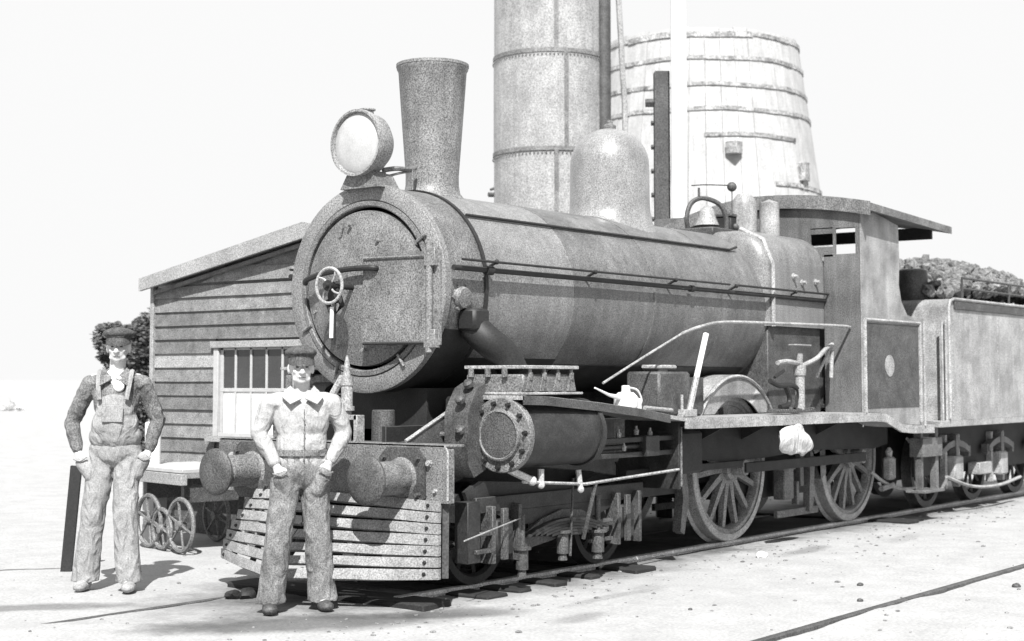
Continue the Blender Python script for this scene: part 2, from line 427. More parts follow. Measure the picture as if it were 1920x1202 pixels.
# vacuum standpipe etc on the beam
bm = nb()
tube(bm, [(.50, -.10, 1.02), (.50, -.10, 1.27)], .034, 12); tube(bm, [(.50, -.10, 1.27), (.50, -.10, 1.50)], .042, 12)
revolve(bm, [(0, .055), (.03, .055)], (.50, -.10, 1.265), (0, 0, 1), 12); revolve(bm, [(0, .03), (.06, .022), (.09, .02), (.15, .008)], (.50, -.10, 1.50), (0, 0, 1), 12)
revolve(bm, [(0, .048), (.02, .048)], (.50, -.10, 1.44), (0, 0, 1), 12)
sp = part('standpipe', bm, 'light', L)
bm = nb(); box(bm, .47, .55, -.22, -.02, 1.20, 1.235); box(bm, .47, .55, -.225, -.19, 1.04, 1.235); part('bracket', bm, 'light', sp)
bm = nb(); tube(bm, smoothpath([(.47, .10, 1.05), (.47, .10, 1.2), (.48, .04, 1.34), (.50, -.06, 1.50)]), .028, 8); part('brake_hose', bm, 'light', L)
bm = nb(); revolve(bm, [(0, .085), (.2, .082), (.235, .080), (.24, .072)], (.66, -.30, 1.03), (0, 0, 1), 24); part('lamp_iron_socket', bm, 'mid', L)
bm = nb(); box(bm, .58, 1.1, -.55, .55, 1.02, 1.035, 0); part('front_platform', bm, 'dark', L)
# angled bracket plates
for s in (-1, 1):
    bm = nb(); prism(bm, [(.47, .70), (.47, 1.055), (.55, 1.06), (1.10, 1.30), (1.16, .78), (.95, .72)], 'XZ', s*.60-.012, s*.60+.012)
    bp = part('frame_bracket', bm, 'mid', L)
    bm = nb(); tube(bm, [(.54, s*.612, 1.062), (1.10, s*.612, 1.302)], .013, 6); part('edge_strip', bm, 'light', bp)
    if s < 0:
        bm = nb()
        for x_, z_ in [(.78, .98), (.8, .86), (.92, 1.10), (1.02, 1.18), (.98, .84), (.66, .92)]: revolve(bm, [(0, .018), (.025, .014)], (x_, -.612, z_), (0, -1, 0), 8)
        part('rivets', bm, 'steel', bp, kind='stuff')

# smokebox
bm = nb()
revolve(bm, [(0, .60), (0, .742), (.46, .742)], (.80, 0, ZC), (1, 0, 0), 72, caps=False)
sb = part('smokebox', bm, 'smoke', L)
bm = nb(); revolve(bm, [(0, .638), (-.012, .642), (-.012, .750), (-.006, .758), (.05, .758), (.06, .742)], (.80, 0, ZC), (1, 0, 0), 72, caps=False)
part('front_ring', bm, 'ring', sb)
bm = nb(); revolve(bm, [(.03, .588), (-.018, .592), (-.024, .600), (-.020, .632), (.012, .636)], (.80, 0, ZC), (1, 0, 0), 72, caps=False)
part('door_seat_ring', bm, 'smoke', sb)
bm = nb()
revolve(bm, [(-.115, 0), (-.112, .1), (-.103, .2), (-.088, .3), (-.066, .4), (-.040, .5), (-.026, .535), (-.020, .562), (.03, .566)], (.80, 0, ZC), (1, 0, 0), 72, caps=False)
door = part('smokebox_door', bm, 'smoke', L)
# boiler band at the joint
def band(x, w_, r, m='ring', parent=None):
    b2 = nb(); revolve(b2, [(0, r-.012), (0, r), (w_, r), (w_, r-.012)], (x, 0, ZC), (1, 0, 0), 72, caps=False); return part('boiler_band', b2, m, parent or L)
# broad hinge plate across the right of the door
b2 = nb(); A = []
for i in range(9):
    y = -.09-.53*i/8; xx = .80-.105*(1-(y/.66)**2)-.03
    A.append([b2.verts.new(c) for c in ((xx, y, 1.725+.02*(i/8)), (xx, y, 2.375), (xx+.035, y, 2.375), (xx+.035, y, 1.725+.02*(i/8)))])
for a, b in zip(A, A[1:]):
    for i in range(4): j = (i+1) % 4; b2.faces.new((a[i], a[j], b[j], b[i]))
b2.faces.new(A[0]); b2.faces.new(A[-1]); hp = part('hinge_plate', b2, 'smoke', door)
for zz in (1.735, 2.34):
    b2 = nb(); tube(b2, [(.80-.105*(1-(y/.66)**2)-.034, y, zz) for y in [-.10-.5*i/8 for i in range(9)]], .012, 6); part('rib_and_shadow_line', b2, 'dark' if zz < 2 else 'smoke', hp)  # lower rib is coloured dark as the plate's shadow line
bm = nb(); box(bm, .735, .80, -.70, -.60, 2.27, 2.40); box(bm, .735, .80, -.70, -.60, 1.70, 1.83); tube(bm, [(.755, -.635, 1.67), (.755, -.635, 2.43)], .026, 10)
box(bm, .775, .79, -.72, -.60, 1.72, 2.38, 0)
part('hinge_post', bm, 'ring', L)
# door crossbar (dark grab rail)
bm = nb(); tube(bm, smoothpath([(.70, .52, 2.19), (.665, .46, 2.215), (.63, .25, 2.25), (.63, .0, 2.27), (.64, -.19, 2.27), (.68, -.215, 2.265)]), .021, 8)
part('door_rail', bm, 'black', door)
# little fittings on the door
bm = nb()
for y, z in [(-.18, 2.47), (-.05, 1.69), (.20, 1.72), (-.28, 1.72), (.1, 2.6), (.47, 1.98), (-.33, 2.05)]: revolve(bm, [(0, .018), (.03, .012)], (.73 if abs(y) < .3 else .775, y, z), (-1, 0, 0), 8)
tube(bm, [(.735, .20, 2.52), (.72, .17, 2.62)], .012, 6)
part('door_studs', bm, 'ring', door, kind='stuff')
for a in (-.62, -.97, -2.0, .55, 3.6):
    y, z = -.635*math.cos(a), ZC+.635*math.sin(a)
    b2 = nb(); o_ = Vector((.772, y, z)); t = Vector((0, math.cos(a)*-1, math.sin(a)))
    tube(b2, [o_-t*.05, o_+t*.05], .012, 6); part('door_dog', b2, 'cast', sb)
# handwheel and lever
HX, HY_, HZ = .475, .055, 2.145
bm = nb(); cyl(bm, (.69, .03, ZC), (HX-.05, HY_, HZ), .020); revolve(bm, [(0, .04), (.05, .035)], (HX-.02, HY_, HZ), (1, 0, 0), 16)
hs = part('door_spindle', bm, 'dark', L)
bm = nb(); tube(bm, [(HX, HY_+.125*math.cos(t), HZ+.125*math.sin(t)) for t in [i*math.pi/16 for i in range(33)]], .012, 8)
for k in range(4):
    t = k*math.pi/2+.5; tube(bm, smoothpath([(HX, HY_, HZ), (HX, HY_+.07*math.cos(t+.25), HZ+.07*math.sin(t+.25)), (HX, HY_+.125*math.cos(t), HZ+.125*math.sin(t))], 3), .008, 6)
part('handwheel', bm, 'light', hs)
bm = nb(); tube(bm, [(HX+.05, HY_-.005, HZ-.06), (HX+.05, HY_+.005, HZ-.42)], .015, 8); revolve(bm, [(0, .055), (.03, .055)], (HX+.04, HY_, HZ-.07), (1, 0, 0), 16)
tube(bm, [(HX+.07, HY_+.0, HZ), (HX+.07, HY_-.06, HZ-.14), (HX+.07, HY_+.03, HZ-.22), (HX+.07, HY_+.09, HZ-.10)], .02, 8)
part('locking_lever', bm, 'dark', hs)
bm = nb(); tube(bm, [(HX+.03, HY_+.0, HZ-.15), (HX+.03, HY_+.005, HZ-.37)], .0145, 8); part('lever_grip', bm, 'white', hs)

# boiler
bm = nb(); revolve(bm, [(0, RB), (1.10, RB+.002)], (1.255, 0, ZC), (1, 0, 0), 80, caps=False)
boil = part('boiler', bm, 'clad', L)
bm = nb(); revolve(bm, [(0, RB-.004), (0, RB+.004), (3.3, RB+.012)], (2.355, 0, ZC), (1, 0, 0), 80, caps=False)
part('boiler_plate', bm, 'clad2', boil)
band(1.235, .035, .757, 'dark', boil); 
for x in (3.5, 4.62): band(x, .03, .757, 'clad2', boil)
# seam strip high on the near side, and its far twin
for s in (-1, 1):
    bm = nb(); aa = math.radians(45); pts = [(1.28, s*.762*math.cos(aa)*1.0, ZC+.762*math.sin(aa)), (5.15, s*.772*math.cos(aa), ZC+.772*math.sin(aa)), (5.28, s*.772*math.cos(aa), ZC+.79*math.sin(aa)+.02)]
    tube(bm, pts, .012, 6); part('cladding_seam', bm, 'dark', boil)
# hand rails
for s in (-1, 1):
    bm = nb(); tube(bm, [(.86, s*.845, 2.315), (4.62, s*.845, 2.325)], .009, 8); tube(bm, [(4.72, s*.845, 2.325), (6.6, s*.845, 2.325)], .010, 8)
    hr = part('handrail', bm, 'dark', L)
    for x in (1.25, 2.5, 3.7, 4.74, 5.9):
        b2 = nb(); tube(b2, [(x, s*.74, 2.27), (x, s*.845, 2.318)], .011, 6); ball(b2, (x, s*.845, 2.318), .019, 8); part('stanchion', b2, 'dark', hr)
    bm = nb(); tube(bm, [(.82, s*.80, 2.258), (2.4, s*.80, 2.262), (6.6, s*.81, 2.262)], .020, 10); revolve(bm, [(0, .034), (.07, .034)], (1.18, s*.80, 2.258), (1, 0, 0), 12); revolve(bm, [(0, .03), (.05, .03)], (4.0, s*.803, 2.262), (1, 0, 0), 12)
    part('blower_pipe', bm, 'dark', L)
# near-side steam pipe from smokebox to steam chest with flange and elbow
for s in (-1, 1):
    bm = nb(); revolve(bm, [(0, .11), (.04, .11), (.05, .085), (.09, .07)], (.98, s*.69, 2.06), (0, s, -.1), 20)
    for k in range(6): t = k*math.pi/3; revolve(bm, [(0, .014), (.02, .014)], (.98+.09*math.cos(t), s*.735, 2.055+.09*math.sin(t)), (0, s, 0), 6)
    cv = part('clack_valve', bm, 'cast', L)
    bm = nb(); box(bm, .98, 1.16, s*.70, s*.86, 1.82, 1.98, .02); part('valve_box', bm, 'black', cv)
    bm = nb(); tube(bm, smoothpath([(1.10, s*.74, 1.86), (1.14, s*.84, 1.76), (1.26, s*.90, 1.66), (1.33, s*.93, 1.54)]), .11, 16); part('steam_pipe', bm, 'black', L)
    bm = nb(); tube(bm, smoothpath([(1.25, s*.77, 1.86), (1.3, s*.85, 1.74), (1.34, s*.9, 1.6)]), .009, 6); part('oil_pipe', bm, 'mid', L)

# dark skins over the lower smokebox and boiler, shade put into the colour
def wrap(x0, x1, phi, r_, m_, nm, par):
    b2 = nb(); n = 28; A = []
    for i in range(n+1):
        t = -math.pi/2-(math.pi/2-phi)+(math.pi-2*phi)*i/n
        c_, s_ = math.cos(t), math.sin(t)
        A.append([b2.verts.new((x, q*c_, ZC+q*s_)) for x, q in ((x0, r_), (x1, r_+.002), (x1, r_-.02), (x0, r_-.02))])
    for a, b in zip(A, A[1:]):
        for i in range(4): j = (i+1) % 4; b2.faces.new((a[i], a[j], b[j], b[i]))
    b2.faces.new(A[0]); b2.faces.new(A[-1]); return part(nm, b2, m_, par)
wrap(.865, 1.232, math.radians(24), .753, 'dark', 'smokebox_shade_skin', sb)
wrap(1.275, 2.36, math.radians(42), .753, 'dark', 'boiler_shade_skin', boil)
wrap(2.40, 5.42, math.radians(46), .762, 'under', 'boiler_shade_skin', boil)
# chimney
bm = nb()
revolve(bm, [(0, .255), (.05, .215), (.12, .204), (.20, .203), (.60, .233), (1.00, .262), (1.02, .274), (1.045, .276), (1.06, .27), (1.06, .25), (.95, .24), (.2, .18)], (1.53, 0, 2.83), (0, 0, 1), 56, caps=False)
for v in bm.verts:                                    # saddle the foot over the smokebox
    if v.co.z < 3.0:
        k_ = (3.0-v.co.z)/.17; v.co.z += k_*(math.sqrt(max(.01, .745**2-v.co.y**2))+ZC-.012-2.83)*1.0
ch = part('chimney', bm, 'chim', L)
bm = nb(); revolve(bm, [(0, .268), (.008, .279), (.03, .279), (.035, .268)], (1.53, 0, 3.86), (0, 0, 1), 56, caps=False); part('chimney_lip', bm, 'ring', ch)
# dome
bm = nb(); prof = [(0, .42), (.04, .38), (.10, .362), (.16, .357), (.52, .352)]
for k in range(1, 11): t = k*math.pi/20; prof.append((.52+.33*math.sin(t), .352*math.cos(t)))
prof[-1] = (.85, 0); revolve(bm, prof, (3.97, 0, 2.87), (0, 0, 1), 64, caps=False)
for v in bm.verts:
    if v.co.z < 2.98: v.co.z += (2.98-v.co.z)/.11*(math.sqrt(max(.01, .752**2-v.co.y**2))+ZC-2.88)
dm = part('steam_dome', bm, 'dome', L)
bm = nb(); revolve(bm, [(0, .06), (.03, .06), (.05, .03), (.08, .03)], (3.97, 0, 3.715), (0, 0, 1), 16); part('dome_cap', bm, 'cast', dm)
# headlamp
hx, hz = .68, 3.185
bm = nb(); revolve(bm, [(.02, .215), (.0, .222), (.0, .240), (.045, .240), (.05, .228), (.15, .222), (.22, .17), (.25, .09), (.255, 0)], (hx, 0, hz), (1, 0, 0), 48, caps=False)
hl = part('headlamp', bm, 'refl', L)
bm = nb(); revolve(bm, [(-.022, 0), (-.018, .07), (-.008, .15), (.004, .205), (.012, .218)], (hx+.004, 0, hz), (1, 0, 0), 48, caps=False); part('lamp_lens', bm, 'glass', hl)
bm = nb(); revolve(bm, [(0, .222), (-.012, .226), (-.012, .242), (.02, .244)], (hx, 0, hz), (1, 0, 0), 48, caps=False); part('lamp_rim', bm, 'refl', hl)
bm = nb(); revolve(bm, [(0, .05), (.03, .045), (.035, .06), (.045, .06)], (hx+.12, 0, hz+.215), (0, 0, 1), 16); part('lamp_vent', bm, 'refl', hl)
bm = nb(); prism(bm, [(-.19, 2.86), (.19, 2.86), (.12, 2.97), (-.12, 2.97)], 'YZ', .72, .94); box(bm, .73, .90, -.10, .10, 2.95, 2.985)
part('lamp_bracket', bm, 'smoke', L)
bm = nb(); tube(bm, smoothpath([(.88, -.08, 3.0), (.98, -.12, 3.02), (1.12, -.12, 3.03), (1.27, -.05, 3.06)]), .018, 8); tube(bm, [(1.16, -.12, 2.88), (1.16, -.12, 3.04)], .010, 6); tube(bm, smoothpath([(.9, -.05, 2.95), (1.02, -.12, 2.99), (1.2, -.1, 3.03)]), .01, 6)
part('lamp_pipe', bm, 'cast', L)

# firebox (square-topped) with rounded shoulders
def fb_prof(hw, top, r, z0=1.985):
    pts = [(-hw, z0)]
    for k in range(9): t = math.pi-k*math.pi/16; pts.append((-hw+r+r*math.cos(t), top-r+r*math.sin(t)))
    for k in range(9): t = math.pi/2-k*math.pi/16; pts.append((hw-r+r*math.cos(t), top-r+r*math.sin(t)))
    pts.append((hw, z0)); return pts
bm = nb(); A = []
for x, sh in [(5.42, .10), (5.45, .04), (5.50, .012), (5.56, 0), (6.62, 0)]:
    A.append([bm.verts.new((x, y, z)) for y, z in fb_prof(.79-sh, 2.905-sh, .34-sh*.3)])
for a, b in zip(A, A[1:]):
    for i in range(len(a)-1): bm.faces.new((a[i], a[i+1], b[i+1], b[i]))
bm.faces.new(A[0]); bm.faces.new(A[-1])
fb = part('firebox', bm, 'clad', L)
bm = nb(); box(bm, 5.50, 6.60, -.75, .75, 1.10, 2.0, .01); part('firebox_lower', bm, 'mid', fb)
for x, z in [(5.95, 2.47), (6.13, 2.42), (6.42, 2.44)]:
    b2 = nb(); revolve(b2, [(0, .03), (.015, .03), (.015, .018), (.05, .016)], (x, -.79, z), (0, -1, 0), 8); part('washout_plug', b2, 'light', fb)
bm = nb(); tube(bm, [(5.52, -.80, 1.98), (5.52, -.80, 2.56), (5.52, -.70, 2.80), (5.52, -.46, 2.915)], .022, 8); part('flange_highlight', bm, 'light', fb)  # pale tube painted in as the highlight along the flange corner

# running boards (path x,z)
def rb_path():
    P = [(1.10, 1.372), (1.35, 1.365), (2.0, 1.315), (2.57, 1.262), (3.0, 1.205), (3.25, 1.178), (3.6, 1.172), (6.85, 1.160), (7.1, 1.145), (7.3, 1.09), (7.5, 1.035), (7.8, 1.015), (8.35, 1.005)]
    return P
for s in (-1, 1):
    bm = nb(); strip(bm, rb_path(), s*.72, s*1.20, .03); rbo = part('running_board', bm, 'light', L)
    bm = nb(); strip(bm, [(x, z-.004) for x, z in rb_path() if x > 3.1], s*1.19, s*1.215, .085); part('valance', bm, 'light', rbo)
    bm = nb(); strip(bm, [(x, z-.004) for x, z in rb_path() if x < 3.2], s*1.19, s*1.212, .06); part('front_valance', bm, 'mid', rbo)
    for x in (3.35, 4.1, 4.9, 5.7, 6.4):
        b2 = nb(); prism(b2, [(s*.45, .8), (s*.45, 1.12), (s*1.15, 1.12), (s*.5, .8)], 'YZ', x, x+.02); part('board_bracket', b2, 'dark', rbo)

# cylinders
for s in (-1, 1):
    y = s*1.0; zc = 1.095
    bm = nb(); cyl(bm, (1.13, y, zc), (2.02, y, zc), .235, seg=40); box(bm, 1.14, 1.72, s*.45, y, zc-.20, 1.36, .02)
    cy_ = part('cylinder', bm, 'under', L)
    bm = nb(); revolve(bm, [(0, .238), (0, .262), (-.045, .262), (-.05, .256), (-.05, .185), (-.075, .178), (-.080, .165), (-.072, .155), (-.062, .0)], (1.14, y, zc), (1, 0, 0), 48, caps=False)
    part('cylinder_cover', bm, 'cast', cy_)
    bm = nb(); revolve(bm, [(0, 0), (.001, .153)], (1.064, y, zc), (1, 0, 0), 40, caps=False); part('cover_disc', bm, 'mid', cy_)
    for k in range(11):
        t = k*2*math.pi/11+.2; bolt(cy_, (1.09, y+.222*math.cos(t), zc+.222*math.sin(t)), (-1, 0, 0), .016, .03, 'black')
    bm = nb(); revolve(bm, [(0, .25), (.05, .25)], (2.0, y, zc), (1, 0, 0), 40); part('rear_cover', bm, 'under', cy_)
    # steam chest
    y0, y1 = s*.66, s*1.17
    bm = nb(); box(bm, 1.13, 1.74, y0, y1, 1.372, 1.52, .012); sc_ = part('steam_chest', bm, 'cast', L)
    bm = nb(); box(bm, 1.12, 1.80, y0, s*1.21, 1.375, 1.392, .004); part('chest_flange', bm, 'light', sc_)
    bm = nb(); box(bm, 1.11, 1.76, y0, s*1.20, 1.555, 1.58, .004); part('chest_lid', bm, 'light', sc_)
    for k in range(4):
        x = 1.20+k*.165
        b2 = nb(); revolve(b2, [(0, .022), (.05, .022), (.05, .014), (.09, .014)], (x, s*1.175, 1.48), (0, 0, 1), 8); part('stud', b2, 'cast', sc_)
        b2 = nb(); prism(b2, [(x-.05, 1.40), (x+.05, 1.40), (x+.02, 1.50), (x-.02, 1.50)], 'XZ', s*1.17, s*1.185); part('rib', b2, 'cast', sc_)
    for k in range(3):
        yy = s*(.72+k*.15); b2 = nb(); revolve(b2, [(0, .022), (.06, .022)], (1.115, yy, 1.50), (0, 0, 1), 8); part('stud', b2, 'cast', sc_)
    # saddle casting forward of chest with bolt heads
    bm = nb()
    prism(bm, [(.93, 1.24), (.97, 1.32), (1.04, 1.42), (1.13, 1.46), (1.13, .85), (1.0, .80), (.93, .9)], 'XZ', s*.63, s*.84); sdl = part('valve_casing', bm, 'mid', L)
    for x_, z_ in ([(.93, 1.33), (1.02, 1.44), (.93, 1.12)] if s < 0 else []): b2 = nb(); revolve(b2, [(0, .036), (.03, .036), (.045, .02)], (x_, s*.78, z_), (-.7, 0, .7), 12); part('casing_nut', b2, 'mid', sdl)
    # drain cocks and rod
    bm = nb(); tube(bm, [(1.22, s*1.10, .77), (1.98, s*1.10, .715), (3.3, s*1.10, .76)], .012, 6); dr = part('drain_cock_rod', bm, 'light', L)
    for (a, b, r) in [((1.13, s*1.03, .865), (1.30, s*1.12, .775), .028), ((1.43, s*1.10, .85), (1.43, s*1.10, .74), .024), ((1.92, s*1.08, .82), (1.92, s*1.10, .68), .022)]:
        b2 = nb(); tube(b2, [a, b], r, 8); ball(b2, b, r*1.25, 8); part('drain_cock', b2, 'bright', dr)
    # crosshead guides, rods, gear
    bm = nb()
    for z_ in (1.015, .90): box(bm, 2.05, 3.32, s*.98, s*1.05, z_-.02, z_+.02)
    box(bm, 3.3, 3.34, s*.5, s*1.10, .60, 1.15); cyl(bm, (2.0, s*1.0, .96), (3.0, s*1.0, .96), .022); box(bm, 2.85, 3.05, s*.94, s*1.08, .88, 1.04)
    mg = part('motion_guides', bm, 'under', L)
    bm = nb(); tube(bm, [(3.34, s*1.10, .62), (3.34, s*1.10, 1.1)], .012, 6); part('guide_stay', bm, 'steel', mg)
    for (x_, z_) in [(2.55, 1.06), (2.8, 1.08), (3.0, 1.06), (2.62, .96)]:
        b2 = nb(); revolve(b2, [(0, .018), (.035, .022), (.05, .01), (.07, .01)], (x_, s*1.02, z_-.03), (0, 0, 1), 8); part('oil_cup', b2, 'light', mg)
    bm = nb(); box(bm, 2.95, 4.86, s*.80, s*.83, .70, .76); box(bm, 2.5, 3.9, s*.78, s*.81, .86, .90); part('connecting_rod', bm, 'dark', L)
    bm = nb(); box(bm, 2.45, 3.5, s*.70, s*.74, .52, .60); box(bm, 3.36, 3.95, s*.6, s*.95, .70, 1.05, .02); part('valve_gear', bm, 'dark', L)

# driving wheels
WZ, WR = .69, .668
def driving_wheel(x, s):
    org = (x, s*.60, WZ); sg = s
    b2 = nb(); ax = (0, sg, 0)
    revolve(b2, [(-.03, .54), (-.03, .615), (.05, .615), (.05, .56), (.02, .54), (-.03, .54)], org, ax, 64, caps=False)
    revolve(b2, [(-.05, .12), (.09, .12), (.10, .10), (.10, 0)], org, ax, 24)
    wo = part('driving_wheel', b2, 'wheel', L, origin=org)
    b2 = nb(); revolve(b2, [(-.075, .60), (-.075, WR+.022), (-.06, WR+.028), (-.045, WR+.008), (-.04, WR), (.055, WR-.006), (.06, WR-.012), (.06, .60)], org, ax, 72, caps=False); part('tyre', b2, 'tyre', wo)
    sp0 = None
    for k in range(14):
        a = 2*math.pi*k/14+.12
        if sp0 is None:
            b2 = nb(); A = []
            for r, w_, d_ in [(.09, .034, .045), (.30, .026, .030), (.56, .024, .022)]:
                A.append([b2.verts.new(Vector(org)+Vector((dx, dy, r))) for dx, dy in ((-w_, -d_), (w_, -d_), (w_, d_), (-w_, d_))])
            for p, q in zip(A, A[1:]):
                for i in range(4): j = (i+1) % 4; b2.faces.new((p[i], p[j], q[j], q[i]))
            b2.faces.new(A[0]); b2.faces.new(A[-1])
            sp0 = part('spoke', b2, 'wheel', wo, origin=org); sp0.rotation_euler = (0, a, 0)
        else: share('spoke', sp0, wo, org, (0, a, 0))
    b2 = nb(); th = [math.radians(d) for d in range(20, 101, 10)]
    prism(b2, [(x+.555*math.cos(t), WZ+.555*math.sin(t)) for t in th]+[(x+.555*math.cos(th[-1])*.55, WZ+.555*math.sin(th[-1])*.6), (x+.555*math.cos(th[0])*.6, WZ+.555*math.sin(th[0])*.55)], 'XZ', s*.56, s*.645); part('counterweight', b2, 'wheel', wo)
    b2 = nb(); revolve(b2, [(0, .075), (.14, .07)], (x, s*.68, WZ-.0), ax, 16); part('crank_boss', b2, 'wheel', wo)
    return wo
for x in (4.93, 7.43):
    for s in (-1, 1): driving_wheel(x, s)
    bm = nb(); cyl(bm, (x, -.55, WZ), (x, .55, WZ), .08); part('axle', bm, 'dark', L)
for s in (-1, 1):
    bm = nb(); box(bm, 4.9, 7.45, s*.80, s*.84, WZ-.045, WZ+.045)
    # brake and spring gear between the wheels, catching the light
    bk = nb(); box(bk, 5.75, 6.62, s*.66, s*.70, .17, .24); part('brake_pull_rod', bk, 'steel', L)
    bk = nb(); box(bk, 5.82, 6.02, s*.62, s*.74, .34, .66, .01); box(bk, 5.79, 6.05, s*.62, s*.75, .62, .68, .01); part('sand_pipe_box', bk, 'steel', L)
    bk = nb(); box(bk, 6.2, 6.27, s*.66, s*.72, .45, .80); box(bk, 6.12, 6.17, s*.66, s*.72, .28, .5); part('hanger', bk, 'steel', L)
    bk = nb(); prism(bk, [(6.36, .2), (6.44, .2), (6.50, .75), (6.72, .80), (6.74, .55), (6.62, .50), (6.60, .86), (6.40, .84)], 'XZ', s*.66, s*.73); part('brake_hanger', bk, 'steel', L)
    bk = nb(); prism(bk, [(4.05, .18), (4.12, .15), (4.20, .45), (4.14, .8), (4.06, .8), (4.10, .45)], 'XZ', s*.58, s*.66); part('brake_shoe', bk, 'steel', L)
    b2 = bm; part('coupling_rod', b2, 'dark', L)
    # deep outside frame plate above the axles
    bo = nb(); prism(bo, [(3.40, .86), (3.40, 1.14), (7.1, 1.13), (7.4, 1.04), (8.1, .97), (8.1, .80), (7.75, .76), (6.2, .80), (5.3, .76), (4.5, .76)], 'XZ', s*.775, s*.79); part('outside_frame', bo, 'dark', L)
    # splashers
    for x in (4.93, 7.43):
        b3 = nb(); n = 24; yy = s*.735
        a0 = math.asin((1.175-WZ)/.835); lo = []
        pts = [(x+.835*math.cos(a0+(math.pi-2*a0)*i/n), WZ+.835*math.sin(a0+(math.pi-2*a0)*i/n)) for i in range(n+1)]
        b0 = math.asin((1.175-WZ)/.63)
        ins = [(x+.63*math.cos(b0+(math.pi-2*b0)*i/n), WZ+.63*math.sin(b0+(math.pi-2*b0)*i/n)) for i in range(n+1)]
        for i in range(n):
            for t, ya, yb in ((0, yy, yy),):
                a, b, c, d = pts[i], pts[i+1], ins[i+1], ins[i]
                F = [b3.verts.new((p[0], yy, p[1])) for p in (a, b, c, d)]; G = [b3.verts.new((p[0], yy-s*.012, p[1])) for p in (a, b, c, d)]
                b3.faces.new(F); b3.faces.new(G[::-1])
                for q in range(4): r_ = (q+1) % 4; b3.faces.new((F[q], F[r_], G[r_], G[q]))
            H = [b3.verts.new(v) for v in ((pts[i][0], s*.48, pts[i][1]), (pts[i+1][0], s*.48, pts[i+1][1]), (pts[i+1][0], yy, pts[i+1][1]), (pts[i][0], yy, pts[i][1]))]; b3.faces.new(H)
        bmesh.ops.remove_doubles(b3, verts=b3.verts, dist=.0005)
        spl = part('splasher', b3, 'cab', L)
        b3 = nb(); tube(b3, [((p[0]-x)*.985+x, yy+s*.006, (p[1]-WZ)*.985+WZ) for p in pts], .016, 6); part('beading', b3, 'light', spl)
    # side plate ahead of splasher, and sandbox
    b3 = nb(); box(b3, 3.55, 4.30, s*.74, s*.755, 1.178, 1.50); part('side_plate', b3, 'mid', L); b3 = nb(); box(b3, 5.62, 6.72, s*.715, s*.728, 1.178, 1.50); part('side_plate', b3, 'mid', L)
    b3 = nb(); box(b3, 3.02, 3.50, s*.78, s*1.10, 1.19, 1.545, .02); sx_ = part('sandbox', b3, 'mid', L)
    b3 = nb(); box(b3, 3.12, 3.42, s*.86, s*1.02, 1.565, 1.60, .012); box(b3, 3.2, 3.34, s*.9, s*.98, 1.545, 1.57, 0); part('sandbox_lid', b3, 'light', sx_)

# injector pipe sweeping up the side, and white lever
Y0 = -1.0
bm = nb(); tube(bm, smoothpath([(2.25, Y0-.08, 1.455), (2.8, Y0-.08, 1.65), (3.40, Y0-.08, 1.855)], 4), .010, 8); tube(bm, smoothpath([(3.40, Y0-.08, 1.855), (3.7, Y0-.08, 1.92), (4.1, Y0-.08, 1.968), (5.0, Y0-.08, 1.985), (6.3, Y0-.08, 2.0), (6.58, Y0-.08, 1.995)], 5), .014, 8)
part('injector_pipe', bm, 'light', L)
bm = nb(); tube(bm, [(3.72, -1.12, 1.86), (3.56, -1.12, 1.50)], .024, 8); lv = part('reversing_lever', bm, 'white', L)
bm = nb(); tube(bm, [(3.56, -1.12, 1.50), (3.43, -1.12, 1.20)], .026, 8); box(bm, 3.30, 3.50, -1.16, -1.08, 1.18, 1.24); tube(bm, [(3.31, -1.13, 1.18), (3.31, -1.13, 1.36)], .012, 6)
part('lever_foot', bm, 'light', lv)
# valve column by the firebox
bm = nb(); tube(bm, [(5.45, -1.10, 1.18), (5.45, -1.10, 1.57)], .045, 12); revolve(bm, [(0, .055), (.05, .06), (.09, .055)], (5.45, -1.10, 1.52), (0, 0, 1), 12)
col = part('lubricator_column', bm, 'light', L)
bm = nb(); tube(bm, [(5.45, -1.10, 1.57), (5.45, -1.10, 1.72)], .03, 10); box(bm, 5.30, 5.62, -1.14, -1.06, 1.79, 1.805); tube(bm, smoothpath([(5.42, -1.10, 1.63), (5.2, -1.10, 1.645), (5.02, -1.10, 1.63)]), .022, 8)
tube(bm, smoothpath([(5.5, -1.08, 1.6), (5.9, -1.05, 1.68), (6.25, -.98, 1.78), (6.45, -.95, 1.82)]), .022, 8); tube(bm, [(6.42, -.95, 1.5), (6.45, -.95, 1.84)], .02, 8); tube(bm, [(6.2, -.9, 1.5), (6.4, -.95, 1.78)], .014, 6)
part('column_pipes', bm, 'light', col)
bm = nb(); tube(bm, smoothpath([(4.83, -1.12, 1.47), (5.0, -1.12, 1.43), (5.25, -1.12, 1.43), (5.35, -1.12, 1.40)]), .024, 8); tube(bm, smoothpath([(5.12, -1.12, 1.43), (5.2, -1.12, 1.33), (5.18, -1.12, 1.26), (5.02, -1.12, 1.235)]), .024, 8); tube(bm, [(4.92, -1.12, 1.5), (5.1, -1.12, 1.56)], .014, 6); tube(bm, smoothpath([(5.35, -1.12, 1.40), (5.37, -1.12, 1.32), (5.3, -1.12, 1.22)]), .013, 6)
part('valve_levers', bm, 'black', col)
bm = nb()
for k in range(16): box(bm, 4.95+k*.045, 4.975+k*.045+.012, -1.15, -1.02, 1.18, 1.20+.03*R.random(), .004)
part('valve_studs', bm, 'mid', col, kind='stuff')
